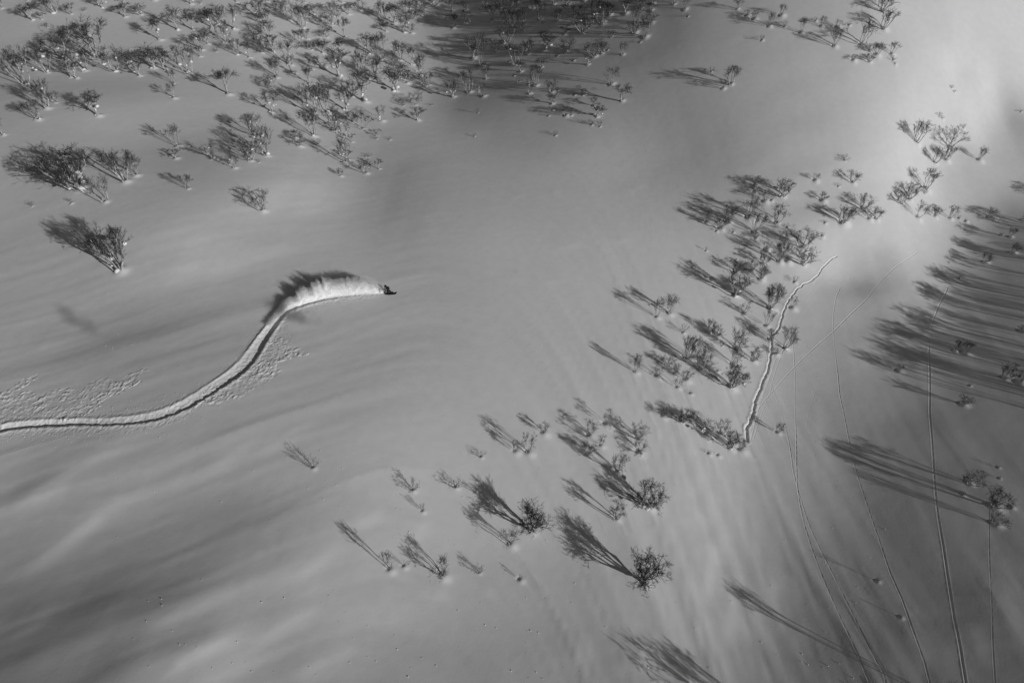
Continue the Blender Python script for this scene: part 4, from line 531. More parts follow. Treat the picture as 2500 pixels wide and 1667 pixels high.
(7.47, 105.94, 0.81, 1.29, 's', 5.1, 0, 'low twiggy shrub, fifth from left below the shaded grove, middle', 'shrubs in the shaded top grove'),
(8.52, 120.14, 0.59, 1.24, 's', 2.56, 0, 'low twiggy shrub, rightmost below the shaded grove, middle', 'shrubs in the shaded top grove'),
(10.44, 111.09, 1.09, 1.03, 's', 3.27, 0, 'low twiggy shrub, leftmost below the shaded grove, right end', 'shrubs in the shaded top grove'),
(11.39, 117.16, 0.51, 1.21, 's', 4.96, 0, 'low twiggy shrub, second from left below the shaded grove, right end', 'shrubs in the shaded top grove'),
(12.91, 116.48, 1.05, 1.66, 's', 1.08, 1, 'low twiggy shrub, third from left below the shaded grove, right end', 'shrubs in the shaded top grove'),
(13.75, 107.23, 1.04, 1.44, 's', 4.18, 0, 'low twiggy shrub, fourth from left below the shaded grove, right end', 'shrubs in the shaded top grove'),
(15.1, 106.38, 1.2, 1.43, 's', 0.3, 0, 'low twiggy shrub, rightmost below the shaded grove, right end', 'shrubs in the shaded top grove'),
(6.91, 135.34, 3.33, 5.61, 'u', 3.48, 1, 'medium dense birch carrying snow clumps, leftmost under the shaded grove, right end', 'bare birches in the shaded top grove'),
(10.55, 132.59, 2.28, 4.5, 'd', 5.88, 0, 'small dense birch, second from left under the shaded grove, right end', 'bare birches in the shaded top grove'),
(14.28, 125.7, 2.21, 2.65, 'u', 2.92, 1, 'small sparse birch carrying snow clumps, third from left under the shaded grove, right end', 'bare birches in the shaded top grove'),
(15.55, 127.78, 2.78, 5.09, 'd', 4.4, 0, 'medium dense birch, fourth from left under the shaded grove, right end', 'bare birches in the shaded top grove'),
(16.99, 127.72, 2.29, 2.9, 'u', 0.52, 1, 'small sparse birch carrying snow clumps, rightmost under the shaded grove, right end', 'bare birches in the shaded top grove'),
(8.85, 132.18, 0.9, 2.13, 's', 2.0, 0, 'spreading twiggy shrub, leftmost under the shaded grove, right end', 'shrubs in the shaded top grove'),
(11.85, 128.64, 0.67, 1.6, 's', 5.31, 0, 'low twiggy shrub, second from left under the shaded grove, right end', 'shrubs in the shaded top grove'),
(18.14, 128.12, 0.62, 0.79, 's', 6.02, 0, 'tiny twiggy shrub, rightmost under the shaded grove, right end', 'shrubs in the shaded top grove'),
(14.5, 112.66, 1.34, 2.26, 'u', 1.78, 1, 'small sparse birch carrying snow clumps, leftmost below the shaded grove, right end', 'bare birches in the shaded top grove'),
(14.86, 109.25, 2.19, 2.89, 'u', 5.67, 1, 'small sparse birch carrying snow clumps, second from left below the shaded grove, right end', 'bare birches in the shaded top grove'),
(17.9, 117.39, 3.21, 2.99, 'f', 1.43, 0, 'medium sparse birch, third from left below the shaded grove, right end', 'bare birches in the shaded top grove'),
(19.3, 112.11, 2.9, 3.8, 'u', 6.15, 0, 'medium dense birch, rightmost below the shaded grove, right end', 'bare birches in the shaded top grove'),
(20.58, 125.06, 2.29, 1.89, 'd', 3.75, 0, 'small dense birch, leftmost in the shaded top grove, far right', 'bare birches in the shaded top grove'),
(22.05, 136.78, 3.01, 3.72, 'u', 0.43, 0, 'medium dense birch, second from left in the shaded top grove, far right', 'bare birches in the shaded top grove'),
(23.23, 130.12, 1.8, 3.61, 'd', 1.92, 0, 'small dense birch, third from left in the shaded top grove, far right', 'bare birches in the shaded top grove'),
(23.62, 132.74, 3.2, 3.16, 'd', 4.32, 0, 'medium dense birch, fourth from left in the shaded top grove, far right', 'bare birches in the shaded top grove'),
(24.86, 136.18, 1.81, 3.43, 'd', 5.23, 0, 'small dense birch, fifth from left in the shaded top grove, far right', 'bare birches in the shaded top grove'),
(24.71, 127.76, 3.9, 3.8, 'd', 5.8, 0, 'medium dense birch, sixth from left in the shaded top grove, far right', 'bare birches in the shaded top grove'),
(26.41, 134.25, 1.45, 2.42, 'u', 1.0, 0, 'small sparse birch, seventh from left in the shaded top grove, far right', 'bare birches in the shaded top grove'),
(26.09, 130.95, 1.99, 3.35, 'u', 3.4, 0, 'small dense birch, eighth from left in the shaded top grove, far right', 'bare birches in the shaded top grove'),
(26.87, 135.89, 2.01, 2.92, 'u', 2.83, 0, 'small sparse birch, ninth from left in the shaded top grove, far right', 'bare birches in the shaded top grove'),
(30.41, 133.02, 2.04, 3.34, 'f', 0.08, 0, 'small sparse birch, tenth from left in the shaded top grove, far right', 'bare birches in the shaded top grove'),
(31.92, 130.44, 2.09, 1.88, 'f', 2.48, 0, 'small sparse birch, rightmost in the shaded top grove, far right', 'bare birches in the shaded top grove'),
(23.84, 126.76, 0.5, 0.77, 's', 1.35, 0, 'tiny twiggy shrub, leftmost in the shaded top grove, far right', 'shrubs in the shaded top grove'),
(32.27, 128.3, 0.5, 0.91, 's', 4.88, 0, 'tiny twiggy shrub, rightmost in the shaded top grove, far right', 'shrubs in the shaded top grove'),
(40.24, 125.77, 1.8, 1.92, 'f', 2.27, 0, 'small sparse birch, leftmost in the sparse line at the top right', 'bare birches in the top right'),
(41.51, 123.58, 1.02, 1.21, 'f', 3.19, 0, 'small sparse birch, second from left in the sparse line at the top right', 'bare birches in the top right'),
(42.47, 122.33, 1.25, 1.71, 'f', 0.79, 0, 'small sparse birch, third from left in the sparse line at the top right', 'bare birches in the top right'),
(44.58, 119.89, 2.21, 2.03, 'f', 4.67, 0, 'small sparse birch, fourth from left in the sparse line at the top right', 'bare birches in the top right'),
(46.73, 121.54, 1.95, 1.61, 'f', 5.59, 0, 'small sparse birch, fifth from left in the sparse line at the top right', 'bare birches in the top right'),
(49.26, 117.08, 2.65, 1.58, 'f', 1.7, 0, 'medium sparse birch, rightmost in the sparse line at the top right', 'bare birches in the top right'),
(42.97, 117.17, 0.97, 1.14, 's', 0.22, 0, 'low twiggy shrub, leftmost in the sparse line at the top right', 'shrubs in the top right'),
(46.89, 118.94, 1.04, 1.0, 's', 4.1, 0, 'tiny twiggy shrub, rightmost in the sparse line at the top right', 'shrubs in the top right'),
(35.37, 108.37, 1.52, 2.13, 'f', 5.02, 0, 'small sparse birch, leftmost on the slope between shaded grove and bright ridge', 'bare birches in the top right'),
(36.69, 108.92, 3.04, 3.61, 'd', 2.62, 0, 'medium dense birch, rightmost on the slope between shaded grove and bright ridge', 'bare birches in the top right'),
(34.18, 112.83, 0.84, 1.14, 's', 1.14, 0, 'low twiggy shrub on the slope between shaded grove and bright ridge', 'shrubs in the top right'),
(51.94, 118.92, 0.68, 0.85, 's', 3.54, 0, 'tiny twiggy shrub, leftmost in the top right clump', 'shrubs in the top right'),
(56.97, 117.0, 0.5, 1.05, 's', 1.49, 0, 'low twiggy shrub, rightmost in the top right clump', 'shrubs in the top right'),
(52.6, 117.65, 1.68, 1.41, 'd', 5.37, 0, 'small dense birch, leftmost in the top right clump', 'bare birches in the top right'),
(54.99, 116.96, 1.32, 1.49, 'f', 2.97, 0, 'small sparse birch, second from left in the top right clump', 'bare birches in the top right'),
(62.91, 119.65, 2.53, 3.82, 'f', 5.94, 0, 'small sparse birch, third from left in the top right clump', 'bare birches in the top right'),
(62.61, 116.15, 3.18, 3.29, 'd', 2.05, 0, 'medium dense birch, rightmost in the top right clump', 'bare birches in the top right'),
(53.94, 113.27, 3.03, 2.12, 'd', 0.57, 0, 'medium dense birch, leftmost in the lower part of the top right clump', 'bare birches in the top right'),
(56.47, 110.21, 0.89, 1.37, 'f', 0.92, 0, 'small sparse birch, second from left in the lower part of the top right clump', 'bare birches in the top right'),
(58.4, 113.09, 3.95, 3.42, 'f', 4.45, 0, 'medium sparse birch, third from left in the lower part of the top right clump', 'bare birches in the top right'),
(59.05, 109.89, 1.2, 1.93, 'f', 4.8, 0, 'small sparse birch, fourth from left in the lower part of the top right clump', 'bare birches in the top right'),
(59.48, 111.91, 1.23, 1.46, 'f', 3.32, 0, 'small sparse birch, fifth from left in the lower part of the top right clump', 'bare birches in the top right'),
(60.51, 111.19, 1.88, 2.27, 'f', 3.89, 0, 'small sparse birch, sixth from left in the lower part of the top right clump', 'bare birches in the top right'),
(63.05, 111.38, 2.08, 1.94, 'f', 0.0, 0, 'small sparse birch, rightmost in the lower part of the top right clump', 'bare birches in the top right'),
(63.15, 110.3, 0.65, 1.23, 's', 2.4, 0, 'low twiggy shrub, leftmost in the lower part of the top right clump', 'shrubs in the top right'),
(63.34, 109.68, 0.5, 0.41, 's', 5.72, 0, 'tiny twiggy shrub, rightmost in the lower part of the top right clump', 'shrubs in the top right'),
(70.79, 103.32, 0.87, 0.82, 's', 0.35, 0, 'tiny twiggy shrub, leftmost on the bright ridge', 'shrubs in the top right'),
(71.29, 103.16, 0.5, 0.69, 's', 2.75, 0, 'tiny twiggy shrub, second from left on the bright ridge', 'shrubs in the top right'),
(73.95, 108.54, 0.5, 0.84, 's', 1.84, 0, 'tiny twiggy shrub, third from left on the bright ridge', 'shrubs in the top right'),
(74.41, 108.02, 0.5, 0.56, 's', 4.24, 0, 'tiny twiggy shrub, fourth from left on the bright ridge', 'shrubs in the top right'),
(75.42, 102.84, 0.81, 0.83, 's', 5.15, 0, 'tiny twiggy shrub, fifth from left on the bright ridge', 'shrubs in the top right'),
(87.34, 107.73, 0.5, 0.71, 's', 1.27, 0, 'tiny twiggy shrub, rightmost on the bright ridge', 'shrubs in the top right'),
(65.3, 97.61, 3.62, 2.99, 'f', 3.67, 0, 'medium sparse birch, leftmost on the foot of the bright ridge', 'bare birches in the top right'),
(68.48, 95.47, 2.58, 2.68, 'd', 0.76, 0, 'small dense birch, second from left on the foot of the bright ridge', 'bare birches in the top right'),
(70.72, 96.43, 2.67, 1.91, 'f', 3.16, 0, 'medium sparse birch, third from left on the foot of the bright ridge', 'bare birches in the top right'),
(71.99, 99.19, 2.96, 4.34, 'f', 6.07, 0, 'medium sparse birch, fourth from left on the foot of the bright ridge', 'bare birches in the top right'),
(76.69, 97.26, 2.38, 1.52, 'f', 5.56, 0, 'small sparse birch, rightmost on the foot of the bright ridge', 'bare birches in the top right'),
(-63.09, 82.98, 5.56, 8.8, 'D', 0.71, 1, 'tall huge birch carrying snow clumps, leftmost in the big clump at the left edge', 'bare birches on the open slopes'),
(-57.7, 79.54, 3.93, 4.01, 'f', 3.1, 0, 'medium sparse birch, second from left in the big clump at the left edge', 'bare birches on the open slopes'),
(-56.94, 84.81, 4.82, 5.17, 'd', 2.19, 0, 'tall dense birch, third from left in the big clump at the left edge', 'bare birches on the open slopes'),
(-56.18, 86.68, 2.84, 3.64, 'f', 4.59, 1, 'medium sparse birch carrying snow clumps, rightmost in the big clump at the left edge', 'bare birches in the upper left forest'),
(-52.54, 92.68, 1.25, 2.29, 'u', 1.62, 1, 'small sparse birch carrying snow clumps, leftmost on the open slope left of the snowboarder', 'bare birches in the upper left forest'),
(-53.96, 97.16, 3.73, 2.83, 'f', 4.02, 0, 'medium sparse birch, second from left on the open slope left of the snowboarder', 'bare birches in the upper left forest'),
(-47.14, 83.0, 2.19, 2.55, 'f', 5.5, 0, 'small sparse birch, third from left on the open slope left of the snowboarder', 'bare birches on the open slopes'),
(-35.61, 79.11, 2.9, 3.89, 'f', 1.76, 0, 'medium sparse birch, rightmost on the open slope left of the snowboarder', 'bare birches on the open slopes'),
(-68.49, 79.56, 0.65, 0.94, 's', 0.14, 0, 'tiny twiggy shrub, leftmost in the big clump at the left edge', 'shrubs on the open slopes'),
(-62.71, 79.6, 0.82, 0.71, 's', 2.54, 0, 'tiny twiggy shrub, rightmost in the big clump at the left edge', 'shrubs on the open slopes'),
(-50.43, 65.65, 6.0, 5.4, 'D', 4.94, 1, 'tall huge birch carrying snow clumps on the open slope at the left edge', 'bare birches on the open slopes'),
(-46.8, 92.65, 2.47, 3.51, 'u', 1.06, 1, 'small dense birch carrying snow clumps, leftmost in the group left of the forest tail', 'bare birches in the upper left forest'),
(-42.52, 89.73, 2.12, 2.09, 'd', 3.46, 1, 'small dense birch, second from left in the group left of the forest tail', 'bare birches in the upper left forest'),
(-40.93, 92.67, 2.91, 4.74, 'd', 5.86, 1, 'medium dense birch, third from left in the group left of the forest tail', 'bare birches in the upper left forest'),
(-39.37, 95.44, 4.75, 4.69, 'd', 1.97, 1, 'tall dense birch carrying snow clumps, rightmost in the group left of the forest tail', 'bare birches in the upper left forest'),
(-39.66, 92.37, 0.54, 0.91, 's', 4.37, 1, 'tiny twiggy shrub in the group left of the forest tail, poking out of the snow', 'shrubs in the upper left forest'),
(-35.91, 101.85, 1.99, 3.46, 'd', 0.49, 0, 'small dense birch, leftmost in the tail of the forest', 'bare birches in the upper left forest'),
(-27.61, 93.44, 1.23, 1.57, 'd', 5.64, 1, 'small dense birch carrying snow clumps, second from left in the tail of the forest', 'bare birches in the upper left forest'),
(-28.05, 98.55, 4.37, 3.26, 'f', 5.29, 1, 'tall sparse birch carrying snow clumps, third from left in the tail of the forest', 'bare birches in the upper left forest'),
(-27.57, 99.75, 1.63, 1.97, 'u', 1.41, 1, 'small sparse birch carrying snow clumps, fourth from left in the tail of the forest', 'bare birches in the upper left forest'),
(-28.23, 106.7, 1.41, 1.89, 'u', 3.81, 1, 'small sparse birch carrying snow clumps, fifth from left in the tail of the forest', 'bare birches in the upper left forest'),
(-23.94, 95.35, 2.04, 2.72, 'd', 4.72, 1, 'small dense birch carrying snow clumps, sixth from left in the tail of the forest', 'bare birches in the upper left forest'),
(-22.07, 97.06, 1.68, 1.78, 'u', 0.84, 1, 'small sparse birch carrying snow clumps, rightmost in the tail of the forest', 'bare birches in the upper left forest'),
(-33.41, 103.84, 0.95, 1.57, 's', 2.89, 0, 'low twiggy shrub, leftmost in the tail of the forest', 'shrubs in the upper left forest'),
(-24.48, 101.28, 0.65, 1.55, 's', 3.24, 1, 'low twiggy shrub, rightmost in the tail of the forest', 'shrubs in the upper left forest'),
(36.94, 87.25, 1.24, 2.38, 'd', 5.07, 0, 'small dense birch, leftmost at the top of the central right grove', 'bare birches in the right hand groves'),
(36.73, 85.96, 0.85, 1.62, 'f', 1.19, 0, 'small sparse birch, second from left at the top of the central right grove', 'bare birches in the right hand groves'),
(37.81, 84.12, 1.92, 1.61, 'f', 0.27, 1, 'small sparse birch, third from left at the top of the central right grove', 'bare birches in the right hand groves'),
(38.82, 84.07, 1.34, 1.61, 'f', 2.67, 0, 'small sparse birch, fourth from left at the top of the central right grove', 'bare birches in the right hand groves'),
(40.57, 84.68, 2.48, 3.22, 'f', 4.16, 1, 'small sparse birch carrying snow clumps, rightmost at the top of the central right grove', 'bare birches in the right hand groves'),
(35.21, 81.72, 3.56, 2.61, 'f', 3.59, 0, 'medium sparse birch, leftmost in the upper central right grove, right side', 'bare birches in the right hand groves'),
(35.7, 79.16, 3.55, 2.87, 'd', 1.54, 0, 'medium dense birch, second from left in the upper central right grove, right side', 'bare birches in the right hand groves'),
(35.66, 78.14, 0.91, 1.14, 'f', 3.94, 0, 'small sparse birch, third from left in the upper central right grove, right side', 'bare birches in the right hand groves'),
(38.95, 80.31, 2.97, 3.45, 'f', 5.99, 0, 'medium sparse birch, rightmost in the upper central right grove, right side', 'bare birches in the right hand groves'),
(40.28, 79.32, 0.71, 0.73, 's', 2.11, 0, 'tiny twiggy shrub in the upper central right grove, right side, poking out of the snow', 'shrubs in the right hand groves'),
(29.19, 81.8, 2.07, 1.39, 'd', 0.62, 1, 'small dense birch carrying snow clumps, leftmost in the upper central right grove, left side', 'bare birches in the right hand groves'),
(31.01, 80.44, 1.79, 2.46, 'f', 3.02, 0, 'small sparse birch, second from left in the upper central right grove, left side', 'bare birches in the right hand groves'),
(32.17, 81.49, 2.7, 2.47, 'd', 4.51, 1, 'medium dense birch carrying snow clumps, rightmost in the upper central right grove, left side', 'bare birches in the right hand groves'),
(30.3, 79.95, 0.51, 0.49, 's', 3.73, 0, 'tiny twiggy shrub, leftmost in the upper central right grove, left side', 'shrubs in the right hand groves'),
(32.63, 79.48, 0.72, 0.73, 's', 5.42, 0, 'tiny twiggy shrub, rightmost in the upper central right grove, left side', 'shrubs in the right hand groves'),
(34.1, 72.66, 1.87, 1.81, 'f', 0.41, 0, 'small sparse birch, leftmost in the central right grove, right', 'bare birches in the right hand groves'),
(35.11, 71.21, 2.02, 2.07, 'd', 1.25, 0, 'small dense birch, second from left in the central right grove, right', 'bare birches in the right hand groves'),
(35.94, 73.85, 1.98, 2.24, 'f', 1.89, 0, 'small sparse birch, third from left in the central right grove, right', 'bare birches in the right hand groves'),
(35.55, 71.77, 1.87, 1.8, 'd', 2.81, 0, 'small dense birch, fourth from left in the central right grove, right', 'bare birches in the right hand groves'),
(36.84, 76.17, 1.53, 1.7, 'f', 4.86, 0, 'small sparse birch, fifth from left in the central right grove, right', 'bare birches in the right hand groves'),
(38.37, 74.15, 3.84, 2.1, 'd', 0.98, 1, 'medium dense birch carrying snow clumps, sixth from left in the central right grove, right', 'bare birches in the right hand groves'),
(38.89, 76.56, 2.34, 2.69, 'f', 2.46, 0, 'small sparse birch, seventh from left in the central right grove, right', 'bare birches in the right hand groves'),
(39.5, 74.16, 0.91, 1.12, 'f', 3.38, 0, 'small sparse birch, eighth from left in the central right grove, right', 'bare birches in the right hand groves'),
(41.98, 76.33, 2.86, 3.96, 'd', 0.06, 0, 'medium dense birch, ninth from left in the central right grove, right', 'bare birches in the right hand groves'),
(41.75, 73.98, 2.5, 3.64, 'f', 5.78, 0, 'small sparse birch, rightmost in the central right grove, right', 'bare birches in the right hand groves'),
(31.92, 72.33, 1.97, 2.36, 'd', 4.29, 0, 'small dense birch in the central right grove, left', 'bare birches in the right hand groves'),
(28.22, 76.36, 0.84, 0.48, 's', 5.21, 0, 'tiny twiggy shrub in the central right grove, left, poking out of the snow', 'shrubs in the right hand groves'),
(45.71, 87.0, 1.19, 1.33, 'f', 1.33, 0, 'small sparse birch, leftmost in the row under the bright ridge, left end', 'bare birches in the right hand groves'),
(46.17, 83.64, 1.32, 1.74, 'd', 0.54, 0, 'small dense birch, second from left in the row under the bright ridge, left end', 'bare birches in the right hand groves'),
(48.23, 79.82, 2.87, 2.72, 'f', 1.11, 0, 'medium sparse birch, third from left in the row under the bright ridge, left end', 'bare birches in the right hand groves'),
(48.77, 79.96, 2.56, 2.58, 'd', 3.51, 0, 'small dense birch, fourth from left in the row under the bright ridge, left end', 'bare birches in the right hand groves'),
(51.44, 86.89, 1.88, 2.65, 'f', 2.24, 0, 'small sparse birch, rightmost in the row under the bright ridge, left end', 'bare birches in the right hand groves'),
(51.05, 90.81, 0.89, 1.91, 's', 6.13, 0, 'low twiggy shrub left of the bright ridge foot, poking out of the snow', 'shrubs in the top right'),
(45.76, 79.74, 0.5, 0.73, 's', 4.43, 0, 'tiny twiggy shrub, leftmost in the row under the bright ridge, left end', 'shrubs in the right hand groves'),
(49.0, 85.94, 0.54, 0.75, 's', 4.64, 0, 'tiny twiggy shrub, rightmost in the row under the bright ridge, left end', 'shrubs in the right hand groves'),
(61.34, 86.95, 2.42, 3.01, 'f', 4.08, 0, 'small sparse birch, leftmost in the row under the bright ridge, right end', 'bare birches in the right hand groves'),
(61.96, 83.86, 2.97, 2.83, 'f', 2.94, 0, 'medium sparse birch, second from left in the row under the bright ridge, right end', 'bare birches in the right hand groves'),
(65.34, 90.03, 3.62, 3.08, 'f', 1.68, 1, 'medium sparse birch, third from left in the row under the bright ridge, right end', 'bare birches in the right hand groves'),
(65.59, 85.22, 1.54, 2.12, 'd', 5.34, 0, 'small dense birch, fourth from left in the row under the bright ridge, right end', 'bare birches in the right hand groves'),
(68.24, 85.46, 2.29, 1.75, 'f', 1.46, 0, 'small sparse birch, rightmost in the row under the bright ridge, right end', 'bare birches in the right hand groves'),
(64.83, 89.05, 0.76, 1.3, 's', 0.19, 0, 'low twiggy shrub, leftmost in the row under the bright ridge, right end', 'shrubs in the right hand groves'),
(69.7, 85.59, 0.5, 0.77, 's', 3.86, 0, 'tiny twiggy shrub, second from left in the row under the bright ridge, right end', 'shrubs in the right hand groves'),
(70.57, 84.98, 0.5, 0.64, 's', 6.26, 0, 'tiny twiggy shrub, rightmost in the row under the bright ridge, right end', 'shrubs in the right hand groves'),
(51.98, 82.42, 2.19, 2.89, 'd', 4.99, 0, 'small dense birch, leftmost in the row under the bright ridge', 'bare birches in the right hand groves'),
(52.66, 80.82, 1.77, 2.3, 'f', 5.91, 0, 'small sparse birch, second from left in the row under the bright ridge', 'bare birches in the right hand groves'),
(53.83, 81.04, 1.94, 2.31, 'f', 2.03, 1, 'small sparse birch carrying snow clumps, third from left in the row under the bright ridge', 'bare birches in the right hand groves'),
(59.19, 85.33, 1.63, 3.12, 'd', 2.59, 0, 'small dense birch, rightmost in the row under the bright ridge', 'bare birches in the right hand groves'),
(69.3, 75.65, 1.53, 2.0, 'd', 1.81, 0, 'small dense birch, leftmost in the dark trees at the right edge', 'bare birches in the right hand groves'),
(74.44, 85.51, 1.56, 1.97, 'f', 2.38, 1, 'small sparse birch, second from left in the dark trees at the right edge', 'bare birches in the right hand groves'),
(75.0, 80.55, 1.6, 1.4, 'd', 0.9, 0, 'small dense birch, third from left in the dark trees at the right edge', 'bare birches in the right hand groves'),
(73.59, 76.91, 1.57, 1.58, 'd', 3.29, 0, 'small dense birch, fourth from left in the dark trees at the right edge', 'bare birches in the right hand groves'),
(78.4, 83.93, 2.12, 1.35, 'd', 4.78, 1, 'small dense birch carrying snow clumps, rightmost in the dark trees at the right edge', 'bare birches in the right hand groves'),
(74.17, 81.28, 0.5, 0.75, 's', 5.69, 0, 'tiny twiggy shrub in the dark trees at the right edge, poking out of the snow', 'shrubs in the right hand groves'),
(45.12, 77.88, 0.54, 0.84, 's', 4.21, 0, 'tiny twiggy shrub, leftmost on the right hand side', 'shrubs in the right hand groves'),
(64.42, 72.6, 0.48, 1.2, 's', 2.35, 0, 'low twiggy shrub, rightmost on the right hand side', 'shrubs in the right hand groves'),
(19.02, 62.48, 3.32, 1.8, 'f', 0.33, 0, 'medium sparse birch, leftmost alone left of the central right grove', 'bare birches in the right hand groves'),
(20.87, 63.39, 3.13, 2.07, 'f', 2.73, 1, 'medium sparse birch carrying snow clumps, rightmost alone left of the central right grove', 'bare birches in the right hand groves'),
(25.76, 60.73, 2.38, 1.66, 'f', 5.48, 1, 'small sparse birch carrying snow clumps, leftmost in the grove beside the trench', 'bare birches in the right hand groves'),
(26.5, 60.26, 1.64, 2.04, 'f', 1.6, 0, 'small sparse birch, second from left in the grove beside the trench', 'bare birches in the right hand groves'),
(31.03, 68.19, 4.16, 3.8, 'f', 5.13, 1, 'medium sparse birch carrying snow clumps, third from left in the grove beside the trench', 'bare birches in the right hand groves'),
(29.11, 58.5, 3.22, 3.17, 'd', 0.11, 0, 'medium dense birch, rightmost in the grove beside the trench', 'bare birches in the right hand groves'),
(39.94, 70.87, 1.01, 1.17, 's', 3.65, 0, 'low twiggy shrub in the central right grove, right, poking out of the snow', 'shrubs in the right hand groves'),
(31.47, 64.97, 2.01, 2.13, 'f', 4.56, 0, 'small sparse birch, leftmost beside the footprint trench', 'bare birches in the right hand groves'),
(31.0, 56.94, 1.87, 1.88, 'f', 1.03, 0, 'small sparse birch, second from left beside the footprint trench', 'bare birches in the right hand groves'),
(34.23, 63.13, 2.94, 1.71, 'f', 0.68, 0, 'medium sparse birch, third from left beside the footprint trench', 'bare birches in the right hand groves'),
(35.52, 66.1, 4.13, 2.95, 'D', 6.05, 1, 'medium huge birch carrying snow clumps, fourth from left beside the footprint trench', 'bare birches in the right hand groves'),
(34.27, 60.77, 1.71, 1.81, 'd', 3.43, 1, 'small dense birch carrying snow clumps, fifth from left beside the footprint trench', 'bare birches in the right hand groves'),
(34.3, 58.45, 0.9, 1.27, 'd', 1.95, 0, 'small dense birch, sixth from left beside the footprint trench', 'bare birches in the right hand groves'),
(35.95, 59.42, 3.51, 2.7, 'd', 5.83, 1, 'medium dense birch carrying snow clumps, seventh from left beside the footprint trench', 'bare birches in the right hand groves'),
(38.55, 66.44, 2.09, 1.62, 'f', 2.16, 0, 'small sparse birch, rightmost beside the footprint trench', 'bare birches in the right hand groves'),
(22.16, 60.12, 1.4, 1.5, 's', 3.08, 0, 'low twiggy shrub in the lower grove, middle, poking out of the snow', 'shrubs in the right hand groves'),
(27.14, 58.74, 1.02, 0.97, 's', 4.0, 0, 'tiny twiggy shrub in the grove beside the trench, poking out of the snow', 'shrubs in the right hand groves'),
(32.22, 59.11, 0.58, 0.65, 's', 2.51, 0, 'tiny twiggy shrub beside the footprint trench, poking out of the snow', 'shrubs in the right hand groves'),
(19.05, 54.14, 1.38, 2.29, 'd', 3.78, 1, 'small dense birch carrying snow clumps, leftmost in the lower grove, right flank', 'bare birches in the right hand groves'),
(19.95, 52.86, 1.67, 1.55, 'd', 6.18, 1, 'small dense birch carrying snow clumps, second from left in the lower grove, right flank', 'bare birches in the right hand groves'),
(19.79, 50.63, 1.96, 1.87, 'f', 4.7, 0, 'small sparse birch, third from left in the lower grove, right flank', 'bare birches in the right hand groves'),
(21.14, 52.09, 1.49, 1.66, 'd', 2.3, 0, 'small dense birch, fourth from left in the lower grove, right flank', 'bare birches in the right hand groves'),
(21.89, 55.61, 3.79, 2.2, 'f', 4.35, 0, 'medium sparse birch, fifth from left in the lower grove, right flank', 'bare birches in the right hand groves'),
(22.74, 55.9, 3.83, 1.96, 'f', 2.86, 0, 'medium sparse birch, sixth from left in the lower grove, right flank', 'bare birches in the right hand groves'),
(23.25, 54.14, 3.66, 3.15, 'd', 0.46, 0, 'medium dense birch, seventh from left in the lower grove, right flank', 'bare birches in the right hand groves'),
(26.93, 51.92, 3.36, 3.24, 'D', 3.21, 1, 'medium huge birch carrying snow clumps, eighth from left in the lower grove, right flank', 'bare birches in the right hand groves'),
(28.06, 55.88, 2.65, 2.36, 'f', 4.91, 0, 'medium sparse birch, rightmost in the lower grove, right flank', 'bare birches in the right hand groves'),
(14.87, 52.38, 3.03, 1.3, 'f', 1.38, 0, 'medium sparse birch, leftmost in the lower grove, left flank', 'bare birches in the right hand groves'),
(17.53, 52.07, 2.12, 1.89, 'f', 5.26, 0, 'small sparse birch, rightmost in the lower grove, left flank', 'bare birches in the right hand groves'),
(21.29, 49.94, 0.38, 0.79, 's', 0.81, 0, 'tiny twiggy shrub, leftmost in the lower grove, right flank', 'shrubs in the right hand groves'),
(25.63, 54.3, 0.4, 0.83, 's', 5.61, 0, 'tiny twiggy shrub, rightmost in the lower grove, right flank', 'shrubs in the right hand groves'),
(0.4, 39.44, 1.85, 1.13, 'f', 1.73, 0, 'small sparse birch, leftmost in the pair at the lower middle', 'bare birches on the open slopes'),
(1.73, 39.45, 3.07, 1.95, 'f', 4.13, 0, 'medium sparse birch, second from left in the pair at the lower middle', 'bare birches on the open slopes'),
(3.43, 42.13, 1.62, 1.42, 'd', 0.25, 0, 'small dense birch, rightmost in the pair at the lower middle', 'bare birches on the open slopes'),
(8.41, 42.27, 1.95, 2.34, 'f', 2.65, 0, 'small sparse birch, leftmost in the cluster below the middle grove, upper part', 'bare birches on the open slopes'),
(10.51, 44.04, 2.23, 1.74, 'f', 5.05, 0, 'small sparse birch, second from left in the cluster below the middle grove, upper part', 'bare birches in the right hand groves'),
(13.92, 42.57, 1.97, 2.48, 'f', 5.4, 0, 'small sparse birch, rightmost in the cluster below the middle grove, upper part', 'bare birches in the right hand groves'),
(8.12, 39.82, 1.73, 1.77, 'd', 3.57, 0, 'small dense birch, leftmost in the cluster below the middle grove, lower part', 'bare birches on the open slopes'),
(9.65, 41.05, 1.75, 1.27, 'f', 1.17, 0, 'small sparse birch, second from left in the cluster below the middle grove, lower part', 'bare birches on the open slopes'),
(11.06, 37.9, 2.9, 2.16, 'd', 3.92, 0, 'medium dense birch, third from left in the cluster below the middle grove, lower part', 'bare birches on the open slopes'),
(13.78, 40.74, 1.36, 2.33, 'd', 1.52, 0, 'small dense birch, rightmost in the cluster below the middle grove, lower part', 'bare birches in the right hand groves'),
(-3.21, 38.45, 0.89, 1.2, 's', 5.97, 0, 'low twiggy shrub on the slope, poking out of the snow', 'shrubs on the open slopes'),
(-5.58, 34.61, 1.3, 1.64, 's', 2.08, 0, 'low twiggy shrub, leftmost beside the large round birch', 'shrubs on the open slopes'),
(-3.68, 34.21, 1.02, 0.9, 's', 4.48, 0, 'tiny twiggy shrub, rightmost beside the large round birch', 'shrubs on the open slopes'),
(-19.36, 35.36, 1.56, 1.67, 's', 5.67, 0, 'low twiggy shrub, leftmost on the lower left open slope', 'shrubs on the open slopes'),
